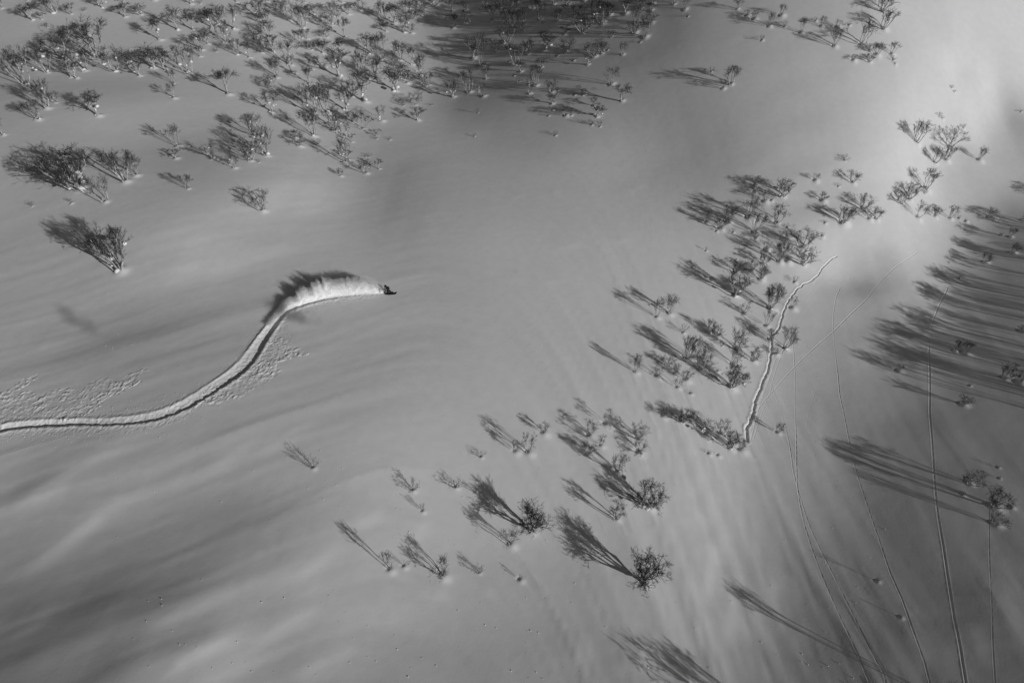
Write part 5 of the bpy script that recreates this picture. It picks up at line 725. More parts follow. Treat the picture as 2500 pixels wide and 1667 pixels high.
(-9.64, 33.73, 1.5, 1.69, 's', 0.6, 0, 'low twiggy shrub, second from left on the lower left open slope', 'shrubs on the open slopes'),
(-8.52, 31.54, 1.47, 0.75, 's', 3.0, 0, 'tiny twiggy shrub, rightmost on the lower left open slope', 'shrubs on the open slopes'),
(17.32, 45.97, 1.23, 1.45, 'd', 0.03, 0, 'small dense birch, leftmost at the foot of the trench, left end', 'bare birches in the right hand groves'),
(19.51, 45.52, 1.67, 2.12, 'D', 2.43, 1, 'small huge birch, second from left at the foot of the trench, left end', 'bare birches in the right hand groves'),
(20.58, 45.68, 1.46, 1.79, 'd', 4.83, 0, 'small dense birch, rightmost at the foot of the trench, left end', 'bare birches in the right hand groves'),
(22.15, 44.11, 2.55, 2.33, 'f', 0.95, 1, 'small sparse birch carrying snow clumps, leftmost at the foot of the trench, right end', 'bare birches in the right hand groves'),
(23.91, 44.51, 2.25, 1.9, 'f', 3.35, 0, 'small sparse birch, second from left at the foot of the trench, right end', 'bare birches in the right hand groves'),
(24.62, 42.58, 2.63, 2.09, 'D', 5.75, 1, 'medium huge birch, third from left at the foot of the trench, right end', 'bare birches in the right hand groves'),
(25.85, 42.51, 1.72, 1.21, 'd', 1.87, 0, 'small dense birch, rightmost at the foot of the trench, right end', 'bare birches in the right hand groves'),
(21.83, 41.49, 0.54, 0.69, 's', 4.27, 0, 'tiny twiggy shrub, leftmost at the foot of the trench, right end', 'shrubs in the right hand groves'),
(22.93, 41.43, 0.38, 0.37, 's', 0.38, 0, 'tiny twiggy shrub, rightmost at the foot of the trench, right end', 'shrubs in the right hand groves'),
(31.03, 45.5, 1.59, 1.31, 'd', 2.78, 0, 'small dense birch right of the foot of the trench', 'bare birches in the right hand groves'),
(10.37, 32.34, 2.87, 2.04, 'd', 1.3, 0, 'medium dense birch, leftmost in the group of three below the middle', 'bare birches on the open slopes'),
(13.8, 34.02, 2.8, 3.87, 'D', 5.18, 1, 'medium huge birch carrying snow clumps, rightmost in the group of three below the middle', 'bare birches on the open slopes'),
(-10.7, 25.24, 3.05, 1.37, 'f', 3.7, 0, 'medium sparse birch, leftmost in the bottom row', 'bare birches on the open slopes'),
(-6.18, 25.18, 2.29, 2.17, 'd', 2.22, 0, 'small dense birch, rightmost in the bottom row', 'bare birches on the open slopes'),
(-9.56, 25.69, 0.82, 0.48, 's', 6.1, 0, 'tiny twiggy shrub, leftmost in the bottom row', 'shrubs on the open slopes'),
(-2.97, 25.73, 1.3, 1.34, 's', 4.62, 0, 'low twiggy shrub, second from left in the bottom row', 'shrubs on the open slopes'),
(0.72, 25.31, 1.0, 0.49, 's', 0.73, 0, 'tiny twiggy shrub, rightmost in the bottom row', 'shrubs on the open slopes'),
(-0.15, 28.91, 2.73, 1.93, 'f', 3.13, 0, 'medium sparse birch, leftmost beside the large round birch', 'bare birches on the open slopes'),
(1.85, 30.37, 3.38, 3.75, 'R', 5.53, 0, 'medium round birch, rightmost beside the large round birch', 'bare birches on the open slopes'),
(12.2, 25.68, 3.69, 4.05, 'R', 1.65, 0, 'medium round birch on the bottom slope beside the long shadow', 'bare birches on the open slopes'),
(48.27, 37.09, 1.55, 2.88, 'd', 4.05, 0, 'small dense birch, leftmost right of the straight ski track', 'bare birches on the open slopes'),
(48.97, 34.01, 2.18, 2.78, 'D', 0.17, 1, 'small huge birch carrying snow clumps, second from left right of the straight ski track', 'bare birches on the open slopes'),
(47.91, 31.92, 1.46, 2.13, 'd', 2.57, 0, 'small dense birch, rightmost right of the straight ski track', 'bare birches on the open slopes'),
(46.91, 35.79, 0.27, 0.78, 's', 4.97, 0, 'tiny twiggy shrub, leftmost right of the straight ski track', 'shrubs on the open slopes'),
(52.16, 39.03, 0.3, 0.53, 's', 1.08, 0, 'tiny twiggy shrub, second from left right of the straight ski track', 'shrubs on the open slopes'),
(51.44, 37.56, 0.26, 0.61, 's', 5.88, 0, 'tiny twiggy shrub, third from left right of the straight ski track', 'shrubs on the open slopes'),
(50.4, 33.77, 0.26, 0.5, 's', 3.48, 0, 'tiny twiggy shrub, rightmost right of the straight ski track', 'shrubs on the open slopes'),
(48.96, 55.23, 1.1, 1.12, 'd', 1.44, 0, 'small dense birch, leftmost in the shadow field right of the gully', 'bare birches in the right hand groves'),
(56.96, 57.94, 1.96, 1.26, 'd', 2.0, 1, 'small dense birch, second from left in the shadow field right of the gully', 'bare birches in the right hand groves'),
(53.52, 48.79, 1.3, 1.86, 'f', 0.52, 0, 'small sparse birch, third from left in the shadow field right of the gully', 'bare birches in the right hand groves'),
(57.91, 57.43, 2.0, 1.44, 'd', 4.4, 1, 'small dense birch, fourth from left in the shadow field right of the gully', 'bare birches in the right hand groves'),
(59.94, 52.36, 2.0, 2.74, 'd', 2.92, 0, 'small dense birch, fifth from left in the shadow field right of the gully', 'bare birches in the right hand groves'),
(61.07, 51.4, 1.65, 1.53, 'd', 5.32, 0, 'small dense birch, sixth from left in the shadow field right of the gully', 'bare birches in the right hand groves'),
(66.05, 60.18, 0.7, 1.52, 'd', 6.24, 0, 'small dense birch, rightmost in the shadow field right of the gully', 'bare birches in the right hand groves'),
(55.73, 51.69, 0.39, 0.61, 's', 3.84, 0, 'tiny twiggy shrub in the shadow field right of the gully, poking out of the snow', 'shrubs in the right hand groves'),
(34.63, 15.16, 3.06, 2.3, 'd', 4.75, 0, 'medium dense birch at the bottom right', 'bare birches on the open slopes'),
(34.45, 26.34, 0.87, 0.66, 's', 0.87, 0, 'tiny twiggy shrub, leftmost at the bottom right', 'shrubs on the open slopes'),
(34.79, 22.61, 0.38, 0.31, 's', 3.27, 0, 'tiny twiggy shrub, rightmost at the bottom right', 'shrubs on the open slopes'),
(78.42, 77.14, 2.55, 2.71, 'f', 0.0, 0, 'tall sparse birch just outside the right edge, first from top', 'bare birches just outside the frame'),
(77.67, 72.76, 2.7, 2.78, 'f', 2.4, 0, 'tall sparse birch just outside the right edge, second from top', 'bare birches just outside the frame'),
(79.61, 70.75, 2.38, 3.09, 'f', 4.8, 0, 'tall sparse birch just outside the right edge, third from top', 'bare birches just outside the frame'),
(84.64, 89.03, 2.0, 3.14, 'f', 0.92, 0, 'tall sparse birch just outside the right edge, fourth from top', 'bare birches just outside the frame'),
(80.33, 80.85, 1.91, 2.49, 'f', 3.32, 0, 'tall sparse birch just outside the right edge, fifth from top', 'bare birches just outside the frame'),
(82.84, 77.47, 1.77, 2.55, 'f', 5.72, 0, 'tall sparse birch just outside the right edge, sixth from top', 'bare birches just outside the frame'),
(82.33, 71.98, 1.55, 2.36, 'f', 1.84, 0, 'tall sparse birch just outside the right edge, seventh from top', 'bare birches just outside the frame'),
(76.07, 68.85, 2.53, 3.77, 'f', 4.24, 0, 'tall sparse birch just outside the right edge, eighth from top', 'bare birches just outside the frame'),
(72.31, 65.6, 3.12, 3.61, 'f', 0.36, 0, 'tall sparse birch just outside the right edge, ninth from top', 'bare birches just outside the frame'),
(74.62, 62.8, 3.86, 3.07, 'f', 2.76, 0, 'tall sparse birch just outside the right edge, tenth from top', 'bare birches just outside the frame'),
(79.63, 61.69, 3.27, 3.68, 'f', 5.16, 0, 'tall sparse birch just outside the right edge, eleventh from top', 'bare birches just outside the frame'),
(70.62, 60.09, 3.78, 4.0, 'f', 1.28, 0, 'tall sparse birch just outside the right edge, twelfth from top', 'bare birches just outside the frame'),
(74.36, 57.71, 3.96, 2.92, 'f', 3.68, 0, 'tall sparse birch just outside the right edge, 13th from top', 'bare birches just outside the frame'),
(66.75, 55.82, 3.63, 3.74, 'f', 6.08, 0, 'tall sparse birch just outside the right edge, 14th from top', 'bare birches just outside the frame'),
(70.07, 53.7, 3.51, 3.05, 'f', 2.2, 0, 'tall sparse birch just outside the right edge, 15th from top', 'bare birches just outside the frame'),
(74.89, 52.89, 3.47, 2.93, 'f', 4.6, 0, 'tall sparse birch just outside the right edge, 16th from top', 'bare birches just outside the frame'),
(65.69, 50.77, 4.02, 4.01, 'f', 0.72, 0, 'tall sparse birch just outside the right edge, 17th from top', 'bare birches just outside the frame'),
(62.84, 48.81, 3.56, 3.22, 'f', 3.12, 0, 'tall sparse birch just outside the right edge, 18th from top', 'bare birches just outside the frame'),
(68.88, 48.86, 3.99, 3.6, 'f', 5.52, 0, 'tall sparse birch just outside the right edge, 19th from top', 'bare birches just outside the frame'),
(73.07, 47.53, 3.96, 3.99, 'f', 1.64, 0, 'tall sparse birch just outside the right edge, 20th from top', 'bare birches just outside the frame'),
(64.72, 46.16, 3.51, 3.38, 'f', 4.04, 0, 'tall sparse birch just outside the right edge, fourth from bottom', 'bare birches just outside the frame'),
(68.15, 44.37, 3.62, 3.4, 'f', 0.16, 0, 'tall sparse birch just outside the right edge, third from bottom', 'bare birches just outside the frame'),
(80.33, 55.78, 3.09, 3.23, 'f', 2.56, 0, 'tall sparse birch just outside the right edge, second from bottom', 'bare birches just outside the frame'),
(61.25, 46.01, 3.88, 2.86, 'f', 4.96, 0, 'tall sparse birch just outside the right edge, first from bottom', 'bare birches just outside the frame'),
(17.64, 13.69, 3.4, 3.0, 'f', 1.08, 0, 'tall sparse birch just outside the bottom edge, first from left', 'bare birches just outside the frame'),
(19.83, 13.29, 3.4, 3.0, 'f', 3.48, 0, 'tall sparse birch just outside the bottom edge, second from left', 'bare birches just outside the frame'),
(23.67, 11.06, 3.4, 3.0, 'f', 5.88, 0, 'tall sparse birch just outside the bottom edge, third from left', 'bare birches just outside the frame'),
(-12.85, 173.66, 6.5, 5, 'f', 2.0, 0, 'tall sparse birch added for shade just outside the top edge, first from left', 'bare birches just outside the frame'),  # from here on: unseen birches added above the frame to shade the top centre
(0.0, 162.29, 6.5, 5, 'f', 4.4, 0, 'tall sparse birch added for shade just outside the top edge, second from left', 'bare birches just outside the frame'),
(12.99, 152.13, 6.5, 5, 'f', 0.52, 0, 'tall sparse birch added for shade just outside the top edge, third from left', 'bare birches just outside the frame'),
(24.32, 142.13, 6.5, 5, 'f', 2.92, 0, 'tall sparse birch added for shade just outside the top edge, fourth from left', 'bare birches just outside the frame'),
(-19.45, 182.11, 6.5, 5, 'f', 5.32, 0, 'tall sparse birch added for shade just outside the top edge, fifth from left', 'bare birches just outside the frame'),
(7.28, 162.54, 6.5, 5, 'f', 1.44, 0, 'tall sparse birch added for shade just outside the top edge, sixth from left', 'bare birches just outside the frame'),
(19.46, 150.54, 6.5, 5, 'f', 3.84, 0, 'tall sparse birch added for shade just outside the top edge, seventh from left', 'bare birches just outside the frame'),
(31.32, 138.14, 6.5, 5, 'f', 6.24, 0, 'tall sparse birch added for shade just outside the top edge, eighth from left', 'bare birches just outside the frame'),
(27.71, 138.2, 6.5, 5, 'f', 2.36, 0, 'tall sparse birch added for shade just outside the top edge, ninth from left', 'bare birches just outside the frame'),
(34.43, 134.15, 6.5, 5, 'f', 4.76, 0, 'tall sparse birch added for shade just outside the top edge, tenth from left', 'bare birches just outside the frame'),
(8.8, 153.56, 6.5, 5, 'f', 0.88, 0, 'tall sparse birch added for shade just outside the top edge, eleventh from left', 'bare birches just outside the frame'),
(-6.93, 178.39, 6.5, 5, 'f', 3.28, 0, 'tall sparse birch added for shade just outside the top edge, twelfth from left', 'bare birches just outside the frame'),
(14.95, 158.47, 6.5, 5, 'f', 5.68, 0, 'tall sparse birch added for shade just outside the top edge, 13th from left', 'bare birches just outside the frame'),
(24.09, 149.03, 6.5, 5, 'f', 1.8, 0, 'tall sparse birch added for shade just outside the top edge, 14th from left', 'bare birches just outside the frame')]
# (x, y, height, width, kind, turn, snowy, label, group)

def wells_h(x, y):
    """snow piled on the sunny windward side of every stem and the hollow in its lee"""
    z = np.zeros(x.shape)
    key = (np.floor(x / 4).astype(int) + 100) * 1000 + np.floor(y / 4).astype(int) + 100
    order = np.argsort(key, kind='stable'); sk = key[order]
    lx, ly = math.cos(SUN_AZ), math.sin(SUN_AZ)
    for t in TREES:
        tx, ty, th, tw, kind = t[:5]
        k = (0.55 if kind == 's' else 0.8 + 0.1 * th)
        seed = math.sin(tx * 12.9 + ty * 78.2) * 43758.5; seed -= math.floor(seed)
        k *= 0.7 + 0.6 * seed
        cells = []
        for ax in (-2.6, 0, 2.6):
            for ay in (-2.6, 0, 2.6):
                cells.append((int(math.floor((tx + ax) / 4)) + 100) * 1000 + int(math.floor((ty + ay) / 4)) + 100)
        for c in set(cells):
            a = np.searchsorted(sk, c, 'left'); b = np.searchsorted(sk, c, 'right')
            if a == b: continue
            ii = order[a:b]
            dx = x[ii] - tx; dy = y[ii] - ty
            e1 = ((dx - lx * .28 * k) ** 2 + (dy - ly * .28 * k) ** 2) / (.42 * k) ** 2
            e2 = ((dx + lx * .3 * k) ** 2 + (dy + ly * .3 * k) ** 2) / (.24 * k) ** 2
            near_ = .6 + .4 * min(1, max(0, (ty - 45) / 30))
            z[ii] += near_ * .17 * k * np.exp(-e1) - .15 * k * np.exp(-e2)
    return z

def full_h(x, y, fine):
    h = base_h(x, y)
    if fine:
        h = h + tracks_h(x, y) + debris_h(x, y) + wells_h(x, y)
    return h

def ground_z(x, y, fine=False):
    return float(full_h(np.array([float(x)]), np.array([float(y)]), fine)[0])

# ------------------------------------------------------------------ snow meshes
def make_mesh(name, co, quads, normals=None, material=None):
    me = bpy.data.meshes.new(name)
    n = len(quads); k = quads.shape[1]
    me.vertices.add(len(co)); me.vertices.foreach_set('co', co.astype(np.float32).ravel())
    me.loops.add(n * k); me.loops.foreach_set('vertex_index', quads.astype(np.int32).ravel())
    me.polygons.add(n)
    me.polygons.foreach_set('loop_start', (np.arange(n) * k).astype(np.int32))
    me.polygons.foreach_set('use_smooth', np.ones(n, bool))
    me.update(calc_edges=True)
    if normals is not None:
        me.normals_split_custom_set_from_vertices(normals.astype(np.float32))
    me.materials.append(material or M_SNOW)
    ob = bpy.data.objects.new(name, me)
    COL.objects.link(ob)
    return ob

def normals_of(x, y, fine, e):
    hx = full_h(x + e, y, fine) - full_h(x - e, y, fine)
    hy = full_h(x, y + e, fine) - full_h(x, y - e, fine)
    n = np.stack([-hx / (2 * e), -hy / (2 * e), np.ones_like(hx)], -1)
    return n / np.linalg.norm(n, axis=1, keepdims=True)

CS = 0.5
X0, X1, Y0, Y1 = -150.0, 150.0, -10.0, 200.0
nx = int((X1 - X0) / CS); ny = int((Y1 - Y0) / CS)
cx, cy = np.meshgrid(X0 + (np.arange(nx) + .5) * CS, Y0 + (np.arange(ny) + .5) * CS)
cxf = cx.ravel(); cyf = cy.ravel()
tag = np.zeros(cxf.shape, int)       # 0 coarse, 1 fine open snow, 2 board trench, 3 foot trench, 4 thin tracks
for t in TREES:
    r = 1.3 + 0.12 * t[2]
    i0 = int((t[0] - r - X0) / CS); i1 = int((t[0] + r - X0) / CS); j0 = int((t[1] - r - Y0) / CS); j1 = int((t[1] + r - Y0) / CS)
    for j in range(max(j0, 0), min(j1 + 1, ny)):
        for i in range(max(i0, 0), min(i1 + 1, nx)):
            if math.hypot(cxf[j * nx + i] - t[0], cyf[j * nx + i] - t[1]) < r + .35: tag[j * nx + i] = 1
for poly in DEBRIS:
    p = np.array(poly)
    for ox in (-1.0, 0, 1.0):
        for oy in (-1.0, 0, 1.0):
            tag[inpoly(cxf + ox, cyf + oy, poly) & (tag <= 1)] = 5
for pts, dep, w in THIN_C:
    D = polydist(cxf, cyf, pts, w * 4 + .6)[0]
    tag[D < w * 2.8 + .3] = 4
D = polydist(cxf, cyf, TRENCH_C, 3)[0]; tag[(D < 1.9) & (tag == 0)] = 1; tag[D < .85] = 3
D = polydist(cxf, cyf, MAIN_C, 5)[0]; tag[(D < 3.5) & (tag == 0)] = 1; tag[D < 1.9] = 2

# open slope: 0.5 m cells
gxv = X0 + np.arange(nx + 1) * CS; gyv = Y0 + np.arange(ny + 1) * CS
VX, VY = np.meshgrid(gxv, gyv); VX = VX.ravel(); VY = VY.ravel()
coarse = np.nonzero(tag == 0)[0]
ci = coarse % nx; cj = coarse // nx
v00 = cj * (nx + 1) + ci
quads = np.stack([v00, v00 + 1, v00 + nx + 2, v00 + nx + 1], 1)
VZ = full_h(VX, VY, False)
NN = normals_of(VX, VY, False, .12)
co = np.stack([VX, VY, VZ], 1)

def fine_patch(sel, K=5):
    fi = sel % nx; fj = sel // nx
    bx = X0 + fi * CS; by = Y0 + fj * CS
    a = np.arange(K + 1) * CS / K
    PX = (bx[:, None, None] + a[None, None, :] + 0 * a[None, :, None]).reshape(-1)
    PY = (by[:, None, None] + a[None, :, None] + 0 * a[None, None, :]).reshape(-1)
    q = []
    for jj in range(K):
        for ii in range(K):
            b = jj * (K + 1) + ii
            q.append((b, b + 1, b + K + 2, b + K + 1))
    q = np.array(q)[None] + (np.arange(len(sel)) * (K + 1) ** 2)[:, None, None]
    z = full_h(PX, PY, True)
    n = normals_of(PX, PY, True, .05)
    return np.stack([PX, PY, z], 1), q.reshape(-1, 4), n

fc, fq, fn = fine_patch(np.nonzero(tag == 1)[0])
dc, dq, dn = fine_patch(np.nonzero(tag == 5)[0], 7)
fq = np.vstack([fq, dq + len(fc)]); fc = np.vstack([fc, dc]); fn = np.vstack([fn, dn])
# outer apron: from the edge of the detailed sheet to the far distance
ring = []
rx = np.concatenate([[-4000, -1500, -600, -300, -210], np.arange(X0, X1 + 1, 10), [210, 300, 600, 1500, 4000]])
ry = np.concatenate([[-4000, -1500, -600, -250, -70], np.arange(Y0, Y1 + 1, 10), [245, 350, 600, 1500, 4000]])
RX, RY = np.meshgrid(rx, ry)
RXf = RX.ravel(); RYf = RY.ravel()
RZ = cub(RXf, RYf)
onedge = (RXf >= X0) & (RXf <= X1) & (RYf >= Y0) & (RYf <= Y1)
RZ[onedge] = full_h(RXf[onedge], RYf[onedge], False)
rq = []
for j in range(len(ry) - 1):
    for i in range(len(rx) - 1):
        mx = (rx[i] + rx[i + 1]) / 2; my = (ry[j] + ry[j + 1]) / 2
        if X0 < mx < X1 and Y0 < my < Y1: continue
        b = j * len(rx) + i
        rq.append((b, b + 1, b + len(rx) + 1, b + len(rx)))
rq = np.array(rq)
rn = np.tile(np.array([[0, 0, 1.0]]), (len(RXf), 1))
o1 = len(co); o2 = o1 + len(fc)
slope = make_mesh('snow_slope', np.vstack([co, fc, np.stack([RXf, RYf, RZ], 1)]), np.vstack([quads, fq + o1, rq + o2]), np.vstack([NN, fn, rn]))
slope['kind'] = 'structure'
for nm, tg in (('snowboard_track', 2), ('footprint_trench', 3), ('ski_tracks', 4)):
    c_, q_, n_ = fine_patch(np.nonzero(tag == tg)[0], 8)
    ob = make_mesh(nm, c_, q_, n_)
    ob['kind'] = 'structure'

# ------------------------------------------------------------------ bare trees
class MB:
    def __init__(self): self.v = []; self.f = []; self.n = 0
    def tube(self, pts, rads, sides=3):
        pts = [Vector(p) for p in pts]
        rings = []
        for i, p in enumerate(pts):
            d = (pts[min(i + 1, len(pts) - 1)] - pts[max(i - 1, 0)])
            if d.length < 1e-9: d = Vector((0, 0, 1))
            d.normalize()
            a = d.orthogonal().normalized(); b = d.cross(a)
            ids = []
            if i == len(pts) - 1 and rads[i] <= 0:
                self.v.append(p); ids = [self.n] * sides; self.n += 1
            else:
                for k in range(sides):
                    t = 2 * math.pi * k / sides
                    self.v.append(p + (a * math.cos(t) + b * math.sin(t)) * rads[i]); ids.append(self.n); self.n += 1
            rings.append(ids)
        for r0, r1 in zip(rings[:-1], rings[1:]):
            for k in range(sides):
                k2 = (k + 1) % sides
                if r1[k] == r1[k2]: self.f.append((r0[k], r0[k2], r1[k]))
                else: self.f.append((r0[k], r0[k2], r1[k2], r1[k]))
    def mesh(self, name, m):
        me = bpy.data.meshes.new(name)
        me.from_pydata([tuple(v) for v in self.v], [], self.f)
        me.materials.append(m)
        me.polygons.foreach_set('use_smooth', [True] * len(me.polygons))
        return me

def blob(mb, c, r, rnd, sq=0.75):
    """a lumpy snow cushion"""
    n0 = mb.n; seg = 8; rows = 5
    ph = rnd.random() * 6
    for j in range(rows + 1):
        t = math.pi * j / rows
        for i in range(seg):
            a = 2 * math.pi * i / seg
            k = r * (1 + .18 * math.sin(3 * a + ph) * math.sin(t) + .1 * math.sin(5 * t + ph))
            mb.v.append(Vector(c) + Vector((math.cos(a) * math.sin(t) * k, math.sin(a) * math.sin(t) * k, math.cos(t) * k * sq))); mb.n += 1
    for j in range(rows):
        for i in range(seg):
            i2 = (i + 1) % seg
            mb.f.append((n0 + j * seg + i, n0 + (j + 1) * seg + i, n0 + (j + 1) * seg + i2, n0 + j * seg + i2))

def bend(p0, d0, p1, n, rnd, wig):
    """curve from p0 leaving along d0 to p1"""
    L = (p1 - p0).length
    c1 = p0 + d0.normalized() * L * .42
    out = []
    for i in range(n + 1):
        t = i / n
        p = p0 * (1 - t) ** 2 + c1 * 2 * t * (1 - t) + p1 * t * t
        if 0 < i < n:
            p = p + Vector((rnd.uniform(-1, 1), rnd.uniform(-1, 1), rnd.uniform(-1, 1))) * wig * L
        out.append(p)
    return out

def tree_proto(style, seed):
    """unit tree: height 1, crown width about 1 (scaled afterwards)"""
    rnd = random.Random(seed)
    T = MB(); K = MB()
    if style == 'shrub': stems, nb, nb2, nt, tr, hub, spread = rnd.choice([4, 5, 6]), 5, 5, 7, .012, 0.0, .43
    elif style == 'fan': stems, nb, nb2, nt, tr, hub, spread = rnd.choice([3, 4, 5, 6]), 7, 7, 8, .018, 0.02, .36
    elif style == 'umbrella': stems, nb, nb2, nt, tr, hub, spread = rnd.choice([3, 4, 5]), 9, 7, 8, .025, .2 + rnd.random() * .15, .36
    elif style == 'giant': stems, nb, nb2, nt, tr, hub, spread = 9, 8, 8, 8, .022, .05, .4
    elif style == 'round': stems, nb, nb2, nt, tr, hub, spread = 7, 9, 8, 8, .024, .1, .4
    else: stems, nb, nb2, nt, tr, hub, spread = 5, 8, 7, 8, .02, .05, .38
    root = Vector((0, 0, -0.12))
    fork = Vector((rnd.uniform(-.03, .03), rnd.uniform(-.03, .03), hub))
    if hub > .05:
        T.tube(bend(root, Vector((rnd.uniform(-.3, .3), rnd.uniform(-.3, .3), 1)), fork, 4, rnd, .04), [tr * 2.1, tr * 1.8, tr * 1.7, tr * 1.6, tr * 1.5], 6)
    a0 = rnd.random() * 6.28
    ntw = 0
    for s in range(stems):
        a = a0 + 2 * math.pi * s / stems + rnd.uniform(-.5, .5)
        rr = spread * rnd.uniform(.35, 1.0)
        zt = {'shrub': rnd.uniform(.55, .85), 'umbrella': rnd.uniform(.72, .86)}.get(style, rnd.uniform(.66, .88))
        top = Vector((math.cos(a) * rr, math.sin(a) * rr, zt))
        st = fork if hub > .05 else root + Vector((rnd.uniform(-.03, .03), rnd.uniform(-.03, .03), 0))
        d0 = Vector((math.cos(a) * .6, math.sin(a) * .6, 1.0))
        n = 6
        pl = bend(st, d0, top, n, rnd, .035)
        r0 = tr * rnd.uniform(.8, 1.15)
        rads = [r0 * (1 - .72 * i / n) for i in range(n + 1)]
        T.tube(pl, rads, 5)
        for b in range(nb):
            t = rnd.uniform(.42, 1.0) if style != 'shrub' else rnd.uniform(.15, 1)
            i = min(int(t * n), n - 1); fr = t * n - i
            p = pl[i].lerp(pl[i + 1], fr); d = (pl[i + 1] - pl[i]).normalized()
            # target on a rounded crown envelope around this stem
            az = rnd.random() * 6.28
            el = rnd.uniform(.0, 1.15)
            rad = .27 * rnd.uniform(.5, 1.1)
            q = top + Vector((math.cos(az) * math.cos(el) * rad, math.sin(az) * math.cos(el) * rad, math.sin(el) * rad * .75 - .02))
            if style == 'umbrella': q.z = max(q.z, .58 + rnd.uniform(-.08, .1))
            hr = math.hypot(q.x, q.y)
            if hr > .5: q.x *= .5 / hr; q.y *= .5 / hr
            q.z = min(q.z, .36 + .62 * math.sqrt(max(0.0, 1 - (math.hypot(q.x, q.y) / .56) ** 2)))
            bl = bend(p, d + Vector((rnd.uniform(-.4, .4), rnd.uniform(-.4, .4), .1)), q, 3, rnd, .06)
            br = max(r0 * (1 - .7 * t) * .46, .0032)
            T.tube(bl, [br, br * .8, br * .6, br * .4], 4) if b % 2 == 0 else K.tube(bl, [br, br * .8, br * .6, br * .4], 3)
            for c in range(nb2):
                t2 = rnd.uniform(.3, 1.0)
                i2 = min(int(t2 * 3), 2)
                p2 = bl[i2].lerp(bl[i2 + 1], t2 * 3 - i2)
                dd = (bl[i2 + 1] - bl[i2]).normalized()
                v = (dd * rnd.uniform(.4, 1) + Vector((rnd.uniform(-1, 1), rnd.uniform(-1, 1), rnd.uniform(-.35, 1))) * .8).normalized()
                ln = rnd.uniform(.07, .15)
                e2 = p2 + v * ln
                K.tube([p2, p2.lerp(e2, .5) + Vector((rnd.uniform(-1, 1), rnd.uniform(-1, 1), 1)) * .008, e2], [max(br * .34, .002), max(br * .25, .0016), .001], 3)
                for g in range(nt):
                    p3 = p2.lerp(e2, rnd.uniform(.35, 1.0))
                    w = (v * rnd.uniform(.5, 1) + Vector((rnd.uniform(-1, 1), rnd.uniform(-1, 1), rnd.uniform(-.3, 1))) * .75).normalized()
                    K.tube([p3, p3 + w * rnd.uniform(.035, .085)], [TW, 0], 3)
    # bring the crown to unit size: 1 high, 1 across
    rr = sorted(math.hypot(v.x, v.y) for v in K.v); rq = rr[int(len(rr) * .96)]
    zz = sorted(v.z for v in K.v); zq = zz[int(len(zz) * .99)]
    fx = .5 / rq; fz = 1.0 / zq
    for B_ in (T, K):
        for v in B_.v: v.x *= fx; v.y *= fx; v.z *= fz if v.z > 0 else 1
    # snow cushions caught in the forks and piled on the foot
    S = []
    for k in range(6):
        B_ = MB()
        p = K.v[rnd.randrange(len(K.v))]
        if k == 0: blob(B_, (.05, -.04, .01), .085, rnd, .8)
        else: blob(B_, (p.x * .75, p.y * .75, p.z * rnd.uniform(.3, .85)), rnd.choice([.025, .035, .045, .065]), rnd, rnd.uniform(.6, .95))
        S.append(B_.mesh('snow_clump', M_CLUMP))
    return (T.mesh('trunk', M_BARK), K.mesh('crown', M_TWIG), S)

TW = 0.0019
PROTO = {}
for style, n in (('fan', 7), ('umbrella', 5), ('dense', 5), ('giant', 2), ('round', 2), ('shrub', 5)):
    PROTO[style] = [tree_proto(style, 100 * len(style) + k) for k in range(n)]
# the shrubs' stems are thin and brown all over
for T_, K_, S_ in PROTO['shrub']:
    T_.materials[0] = M_TWIG_LIGHT

def child(name, me, parent):
    o = bpy.data.objects.new(name, me)
    COL.objects.link(o)
    o.parent = parent
    return o

STY = {'f': 'fan', 'u': 'umbrella', 'd': 'dense', 'D': 'giant', 'R': 'round', 's': 'shrub'}
for i, (tx, ty, th, tw, kind, turn, snowy, label, group) in enumerate(TREES):
    ps = PROTO[STY[kind]]
    T_, K_, S_ = ps[(i * 7 + int(abs(tx) * 3)) % len(ps)]
    nm = 'shrub' if kind == 's' else 'bare_tree'
    r = bpy.data.objects.new(nm, None)
    COL.objects.link(r)
    r.empty_display_size = .3
    r.location = (tx, ty, ground_z(tx, ty) - .03)
    r.rotation_euler = (0, 0, turn)
    r.scale = (tw, tw, th)
    r['label'] = label
    r['category'] = 'shrub' if kind == 's' else 'tree'
    r['group'] = group
    child('trunk', T_, r)
    child('crown', K_, r)
    if snowy:
        for q_, c_ in enumerate(S_):
            if q_ < 6 - (i % 3): child('snow_clump', c_, r)

# ------------------------------------------------------------------ the snowboarder
RX_, RY_ = MAIN[-1]
px_, py_ = MAIN[-2]
hd = math.atan2(RY_ - py_, RX_ - px_)
hd = math.radians(6.5)
RZ_ = ground_z(RX_, RY_)

def skin(name, verts, edges, rad, material, root=0, sub=2, parent=None):
    me = bpy.data.meshes.new(name)
    me.from_pydata(verts, edges, [])
    ob = bpy.data.objects.new(name, me)
    COL.objects.link(ob)
    md = ob.modifiers.new('skin', 'SKIN')
    md.use_smooth_shade = True
    me.skin_vertices.new() if not me.skin_vertices else None
    sv = me.skin_vertices[0].data
    for k, r_ in enumerate(rad):
        sv[k].radius = (r_, r_) if not isinstance(r_, tuple) else r_
        sv[k].use_root = (k == root)
    sm = ob.modifiers.new('sub', 'SUBSURF'); sm.levels = sub; sm.render_levels = sub
    dg = bpy.context.evaluated_depsgraph_get()
    me2 = bpy.data.meshes.new_from_object(ob.evaluated_get(dg))
    ob.modifiers.clear()
    ob.data = me2
    me2.name = name
    me2.materials.clear(); me2.materials.append(material)
    me2.polygons.foreach_set('use_smooth', [True] * len(me2.polygons))
    if parent: ob.parent = parent
    return ob

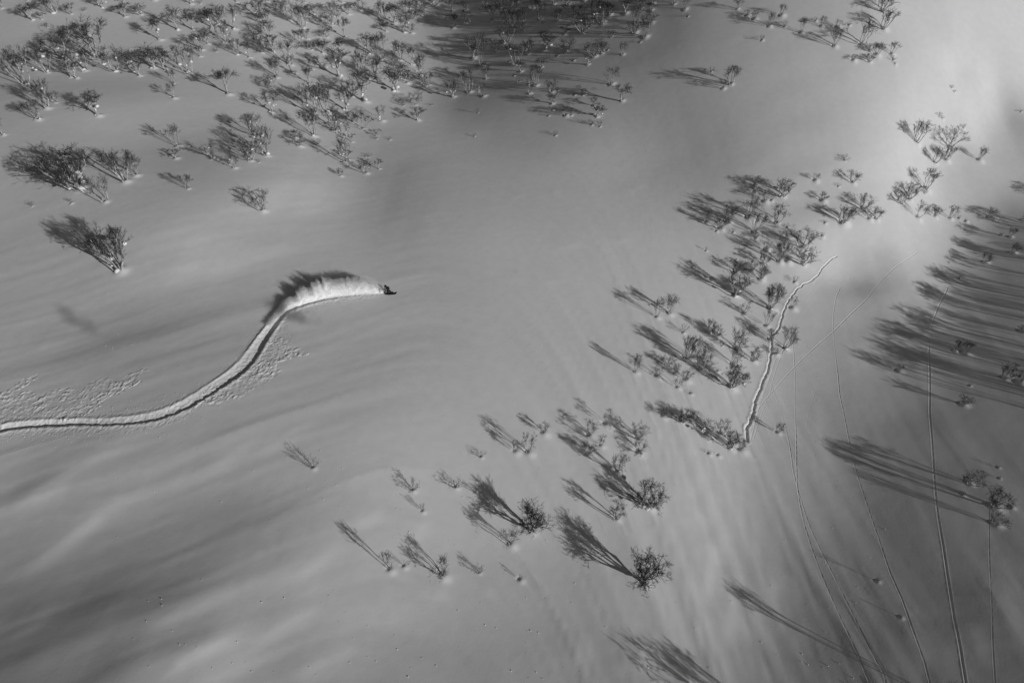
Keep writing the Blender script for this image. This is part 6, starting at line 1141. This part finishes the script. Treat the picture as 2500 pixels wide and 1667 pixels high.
person = bpy.data.objects.new('person', None)
COL.objects.link(person)
person.location = (RX_, RY_, RZ_)
person.rotation_euler = (0, 0, hd)
PS = .86
person.scale = (PS, PS, PS)
person['label'] = 'snowboarder in black hooded jacket bent low, one hand trailing back beside the white spray'
person['category'] = 'person'
# local: +x travel, +y away from camera, z up. Bent at the hips, rear arm reaching back to the snow
V = [(-.02, 0, .80),                                   # 0 pelvis
     (-.10, .02, 1.00), (-.17, .03, 1.22), (-.21, .04, 1.42),   # 1-3 spine, chest
     (-.25, .04, 1.53), (-.31, .04, 1.60),             # 4 neck 5 head base
     (-.36, .04, 1.74),                                # 6 head
     (-.13, -.13, .72), (-.17, -.17, .46), (-.14, -.10, .16), (-.06, -.04, .10),    # rear leg 7-10
     (.13, .06, .68), (.36, -.02, .42), (.52, .02, .16), (.60, .08, .10),            # front leg 11-14
     (-.30, .24, 1.38), (-.50, .34, 1.12), (-.64, .30, .86), (-.70, .28, .74),       # far arm 15-18
     (-.28, -.18, 1.38), (-.50, -.28, 1.06), (-.66, -.30, .72), (-.70, -.29, .60)]   # near arm, trailing 19-22
E_ = [(0, 1), (1, 2), (2, 3), (3, 4), (4, 5), (5, 6), (0, 7), (7, 8), (8, 9), (9, 10), (0, 11), (11, 12), (12, 13), (13, 14),
      (3, 15), (15, 16), (16, 17), (17, 18), (3, 19), (19, 20), (20, 21), (21, 22)]
Rr = [.17, .17, .18, .17, .08, .08, .12, .13, .11, .085, .07, .13, .11, .085, .07, .085, .07, .06, .045, .085, .07, .06, .045]
# fingers on both hands
for wr, sgn in ((18, 1), (22, -1)):
    bx_, by_, bz_ = V[wr]
    for k, ln in enumerate((.085, .095, .09, .075)):
        a = len(V)
        off = (k - 1.5) * .026
        V.append((bx_ - .03, by_ + off, bz_ - .045)); V.append((bx_ - .045, by_ + off * 1.2, bz_ - .045 - ln * .6)); V.append((bx_ - .03, by_ + off * 1.2, bz_ - .045 - ln))
        E_ += [(wr, a), (a, a + 1), (a + 1, a + 2)]; Rr += [.014, .012, .010]
    a = len(V)
    V.append((bx_ + .03, by_ + .01 * sgn, bz_ - .02)); V.append((bx_ + .045, by_ + .01 * sgn, bz_ - .065))
    E_ += [(wr, a), (a, a + 1)]; Rr += [.014, .011]
skin('body', V, E_, Rr, M_BLACK, 0, 1, person)
# hood, goggles, boots as parts
def part_mb(name, fn, material, parent):
    m = MB(); fn(m); me = m.mesh(name, material)
    return child(name, me, parent)
def f_hood(m):
    m.tube([(-.27, .04, 1.50), (-.31, .04, 1.60), (-.35, .04, 1.72), (-.37, .04, 1.82), (-.375, .04, 1.87)], [.12, .155, .16, .11, .02], 12)
part_mb('hood', f_hood, M_BLACK, person)
part_mb('goggles', lambda m: m.tube([(-.45, -.05, 1.69), (-.515, .0, 1.70), (-.53, .05, 1.70), (-.49, .12, 1.69)], [.03, .045, .045, .03], 8), M_GEAR, person)
for bx_, by_ in ((-.08, -.05), (.58, .06)):
    part_mb('boot', lambda m: m.tube([(bx_, by_, .30), (bx_, by_, .14), (bx_ + .01, by_ - .02, .075), (bx_ + .02, by_ - .16, .055), (bx_ + .02, by_ - .19, .05)], [.09, .085, .085, .065, .03], 10), M_GEAR, person)

pack = part_mb('backpack', lambda m: (m.tube([(.02, .05, .98), (.05, .05, 1.08), (.03, .05, 1.26), (-.02, .05, 1.40), (-.06, .05, 1.46)], [.09, .17, .18, .14, .05], 12),
                                      m.tube([(-.02, -.1, 1.4), (-.2, -.16, 1.46), (-.28, -.14, 1.3), (-.1, -.14, 1.02)], [.02, .02, .02, .02], 5),
                                      m.tube([(-.02, .18, 1.4), (-.2, .2, 1.46), (-.28, .2, 1.3), (-.1, .18, 1.02)], [.02, .02, .02, .02], 5)), M_GEAR, None)
pack.location = person.location; pack.rotation_euler = person.rotation_euler
pack.scale = (PS, PS, PS)
pack['label'] = 'rounded black backpack on the back of the snowboarder'
pack['category'] = 'backpack'

# snowboard: nose lifted out of the snow ahead of the rider
def board_mesh():
    vs = []; fs = []; n = 24
    for i in range(n + 1):
        t = i / n; x = -.62 + 1.78 * t
        e = min(t, 1 - t)
        w = .135 + .02 * abs(t - .5) * 2
        if e < .1: w *= math.sqrt(max(1 - ((.1 - e) / .1) ** 2, .003))
        z = .05 + .24 * max(0, (t - .78) / .22) ** 1.6 + .06 * max(0, (.14 - t) / .14) ** 2
        for yy, zz in ((-w, z), (w, z), (w, z + .022), (-w, z + .022)):
            vs.append((x, yy, zz + yy * .35))
    for i in range(n):
        for k in range(4):
            k2 = (k + 1) % 4
            fs.append((i * 4 + k, i * 4 + k2, i * 4 + 4 + k2, i * 4 + 4 + k))
    fs.append((3, 2, 1, 0)); b = n * 4; fs.append((b, b + 1, b + 2, b + 3))
    me = bpy.data.meshes.new('deck'); me.from_pydata(vs, [], fs); me.materials.append(M_GEAR)
    return me
board = bpy.data.objects.new('snowboard', None)
COL.objects.link(board)
board.location = person.location; board.rotation_euler = person.rotation_euler
board.scale = (PS, PS, PS)
board['label'] = 'black snowboard with upturned nose under the rider, cutting the fresh snow'
board['category'] = 'snowboard'
child('deck', board_mesh(), board)
for bx_, by_ in ((-.08, -.05), (.58, .06)):
    def f_b(m):
        m.tube([(bx_, by_ + .12, .08), (bx_, by_ + .13, .22), (bx_, by_ + .11, .32)], [.05, .045, .02], 6)
        m.tube([(bx_ - .09, by_ + .08, .08), (bx_ - .02, by_ - .02, .16), (bx_ + .09, by_ + .08, .08)], [.015, .02, .015], 5)
        m.tube([(bx_ - .09, by_ - .1, .07), (bx_, by_ - .12, .14), (bx_ + .09, by_ - .1, .07)], [.015, .02, .015], 5)
    part_mb('binding', f_b, M_GEAR, board)

# ------------------------------------------------------------------ spray of powder behind the board
rng = np.random.default_rng(7)
def grains(name, P, size, label=None, cat=None):
    n = len(P)
    base = np.array([(1, 1, 1), (1, -1, -1), (-1, 1, -1), (-1, -1, 1)], float) / 1.73
    q = rng.normal(size=(n, 4)); q /= np.linalg.norm(q, axis=1, keepdims=True)
    w, x, y, z = q.T
    Rm = np.stack([1 - 2 * (y * y + z * z), 2 * (x * y - z * w), 2 * (x * z + y * w), 2 * (x * y + z * w), 1 - 2 * (x * x + z * z), 2 * (y * z - x * w),
                   2 * (x * z - y * w), 2 * (y * z + x * w), 1 - 2 * (x * x + y * y)], 1).reshape(n, 3, 3)
    vv = np.einsum('nij,kj->nki', Rm, base) * size[:, None, None] + P[:, None, :]
    f = np.array([(0, 1, 2), (0, 3, 1), (0, 2, 3), (1, 3, 2)])
    ff = (f[None] + (np.arange(n) * 4)[:, None, None]).reshape(-1, 3)
    me = bpy.data.meshes.new(name)
    me.vertices.add(n * 4); me.vertices.foreach_set('co', vv.astype(np.float32).ravel())
    me.loops.add(len(ff) * 3); me.loops.foreach_set('vertex_index', ff.astype(np.int32).ravel())
    me.polygons.add(len(ff)); me.polygons.foreach_set('loop_start', (np.arange(len(ff)) * 3).astype(np.int32))
    me.update(calc_edges=True)
    me.materials.append(M_POWDER)
    o = bpy.data.objects.new(name, me); COL.objects.link(o)
    o['kind'] = 'stuff'
    if label: o['label'] = label
    if cat: o['category'] = cat
    return o

seg = np.hypot(*np.diff(MAIN_C, axis=0).T); arc = np.concatenate([[0], np.cumsum(seg)]); LM = arc[-1]
def along(s):
    x = np.interp(s, arc, MAIN_C[:, 0]); y = np.interp(s, arc, MAIN_C[:, 1])
    x2 = np.interp(s + .3, arc, MAIN_C[:, 0]); y2 = np.interp(s + .3, arc, MAIN_C[:, 1])
    x1 = np.interp(s - .3, arc, MAIN_C[:, 0]); y1 = np.interp(s - .3, arc, MAIN_C[:, 1])
    tx = x2 - x1; ty = y2 - y1; l = np.hypot(tx, ty) + 1e-9
    return x, y, tx / l, ty / l
SPL = 14; SPH = 1.8
def spray_height(back):
    u = np.clip((back - .5) / SPL, 0, 1)
    e = np.sin(u ** .55 * math.pi) ** .75
    s = LM - back
    return SPH * e * (1 + .16 * vnoise(s / 1.1, s * 0, 71) + .34 * vnoise(s / .34, s * 0, 72) * np.minimum(1, u * 3))
def spray_lean(f, H):
    return .2 + .7 * f * H          # outwards, away from the sun
NSX = 260; NR = 22
bk = np.linspace(.55, SPL - .3, NSX)
Hh = spray_height(bk) * .86
x, y, tx, ty = along(LM - bk)
cols = []
for r in range(NR):
    f = r / (NR - 1)
    ln = spray_lean(f, Hh) + .16 * (vnoise(bk / .5 + 3 * f, f * 4 + bk * 0, 73)) + .07 * vnoise(bk / .16, f * 12 + bk * 0, 74)
    X = x - ty * ln - tx * f * Hh * .22; Y = y + tx * ln - ty * f * Hh * .22
    cols.append(np.stack([X, Y, base_h(X, Y) - .12 + f * (Hh + .12)], 1))
front = np.stack(cols, 1)                       # NSX x NR x 3
back_ = front.copy()
off = (.30 * np.sin(np.linspace(0.25, 1, NR) * math.pi) + .03)[None, :]
back_[:, :, 0] += -ty[:, None] * off; back_[:, :, 1] += tx[:, None] * off
ring_ = np.concatenate([front, back_[:, ::-1]], 1)   # closed section
m_ = ring_.shape[1]
co_ = ring_.reshape(-1, 3)
qs = []
for a in range(NSX - 1):
    for b in range(m_):
        b2 = (b + 1) % m_
        qs.append((a * m_ + b, (a + 1) * m_ + b, (a + 1) * m_ + b2, a * m_ + b2))
spray = make_mesh('snow_spray', co_, np.array(qs), None, M_POWDER)
spray['kind'] = 'stuff'
spray['label'] = 'white arc of powder snow thrown up behind the snowboarder'
spray['category'] = 'snow spray'

N = 60000
back = .6 + rng.beta(1.2, 1.5, N) * (SPL + 1.5)
H = spray_height(np.minimum(back, SPL * .97))
r1 = rng.random(N) ** .3
zz = H * r1 * (1 + .12 * rng.normal(size=N)) + .04
s = LM - back
x, y, tx, ty = along(s)
ln = spray_lean(r1, H) + rng.normal(size=N) * (.08 + .14 * r1)
P = np.stack([x - ty * ln - tx * zz * .22, y + tx * ln - ty * zz * .22, zz], 1)
P[:, 2] += base_h(P[:, 0], P[:, 1])
grains('powder_grains', P, .012 + .02 * rng.random(N) ** 2, 'loose grains of powder flying off the crest of the snow spray', 'powder')

# clods flung to the side of the trench and lone lumps on the slope
def lumps(name, pts, label, cat):
    P = np.array(pts, float); n = len(P)
    z = base_h(P[:, 0].copy(), P[:, 1].copy())
    return grains(name, np.stack([P[:, 0], P[:, 1], z + .02], 1), P[:, 2], label, cat)
cl = []
for k in range(650):
    s_ = rng.uniform(0, LM - 4); x_, y_, tx_, ty_ = along(np.array([s_]))
    side = rng.choice([-1, 1]); d_ = .9 + abs(rng.normal()) * (1.0)
    cl.append((x_[0] + side * ty_[0] * d_, y_[0] - side * tx_[0] * d_, rng.uniform(.02, .06)))
lumps('snow_clods', cl, 'small clods of snow scattered along both sides of the snowboard track', 'snow clods')

# single lumps of snow lying all over the slope
sl = []
for k in range(420):
    yy_ = 16 + 90 * rng.random() ** 1.6; xx_ = rng.uniform(-.9, .9) * (20 + yy_ * .7)
    sl.append((xx_, yy_, rng.uniform(.03, .07)))
lumps('snow_lumps', sl, 'tiny single lumps of snow dotted over the open slope', 'snow lumps')

# lingering powder clouds, thin mist hanging over the slope
def mist(name, c, r, dens, rot, label, seed):
    m = MB(); rnd = random.Random(seed); n0 = 0; seg_ = 24; rows = 14
    for j in range(rows + 1):
        t = math.pi * j / rows
        for i in range(seg_):
            a = 2 * math.pi * i / seg_
            k = 1 + .16 * math.sin(3 * a + seed) * math.sin(t) + .12 * math.sin(2 * a - 3 * t + seed) * math.sin(t)
            m.v.append(Vector((math.cos(a) * math.sin(t) * k * r[0], math.sin(a) * math.sin(t) * k * r[1], math.cos(t) * k * r[2]))); m.n += 1
    for j in range(rows):
        for i in range(seg_):
            i2 = (i + 1) % seg_
            m.f.append((j * seg_ + i, (j + 1) * seg_ + i, (j + 1) * seg_ + i2, j * seg_ + i2))
    mt = bpy.data.materials.new('powder_mist'); mt.use_nodes = True
    nt = mt.node_tree; nt.nodes.clear()
    out = nt.nodes.new('ShaderNodeOutputMaterial'); vol = nt.nodes.new('ShaderNodeVolumePrincipled')
    vol.inputs['Color'].default_value = (.98, .98, .98, 1)
    vol.inputs['Anisotropy'].default_value = 0.2
    tc = nt.nodes.new('ShaderNodeTexCoord'); mp = nt.nodes.new('ShaderNodeMapping')
    mp.inputs['Scale'].default_value = (1 / r[0], 1 / r[1], 1 / r[2])
    ln = nt.nodes.new('ShaderNodeVectorMath'); ln.operation = 'LENGTH'
    mr = nt.nodes.new('ShaderNodeMapRange'); mr.interpolation_type = 'SMOOTHSTEP'
    mr.inputs[1].default_value = 1.0; mr.inputs[2].default_value = 0.1; mr.inputs[3].default_value = 0; mr.inputs[4].default_value = dens
    nz = nt.nodes.new('ShaderNodeTexNoise'); nz.inputs['Scale'].default_value = .55; nz.inputs['Detail'].default_value = 4; nz.inputs['Distortion'].default_value = .6
    nr = nt.nodes.new('ShaderNodeMapRange'); nr.inputs[1].default_value = .38; nr.inputs[2].default_value = .68
    mu = nt.nodes.new('ShaderNodeMath'); mu.operation = 'MULTIPLY'
    L_ = nt.links.new
    L_(tc.outputs['Object'], mp.inputs[0]); L_(mp.outputs[0], ln.inputs[0]); L_(ln.outputs['Value'], mr.inputs[0])
    L_(tc.outputs['Object'], nz.inputs['Vector']); L_(nz.outputs[0], nr.inputs[0])
    L_(mr.outputs[0], mu.inputs[0]); L_(nr.outputs[0], mu.inputs[1]); L_(mu.outputs[0], vol.inputs['Density'])
    L_(vol.outputs[0], out.inputs['Volume'])
    me = m.mesh(name, mt)
    o = bpy.data.objects.new(name, me); COL.objects.link(o)
    o.location = (c[0], c[1], ground_z(c[0], c[1]) + c[2]); o.rotation_euler = (0, 0, rot)
    o['kind'] = 'stuff'; o['label'] = label; o['category'] = 'powder cloud'
    return o
for a in [((-24.9, 56.4, 1.5), (3.6, 1.7, 1.1), 0.9, -0.35, 'faint veil of powder drifting above the track behind the spray', 3), ((-47.4, 52.9, 2.2), (4.4, 1.5, 0.9), 0.5, -0.5, 'thin powder wisp hanging over the left slope', 8)]:
    mist('powder_cloud', *a)

scene.render.engine = 'CYCLES'
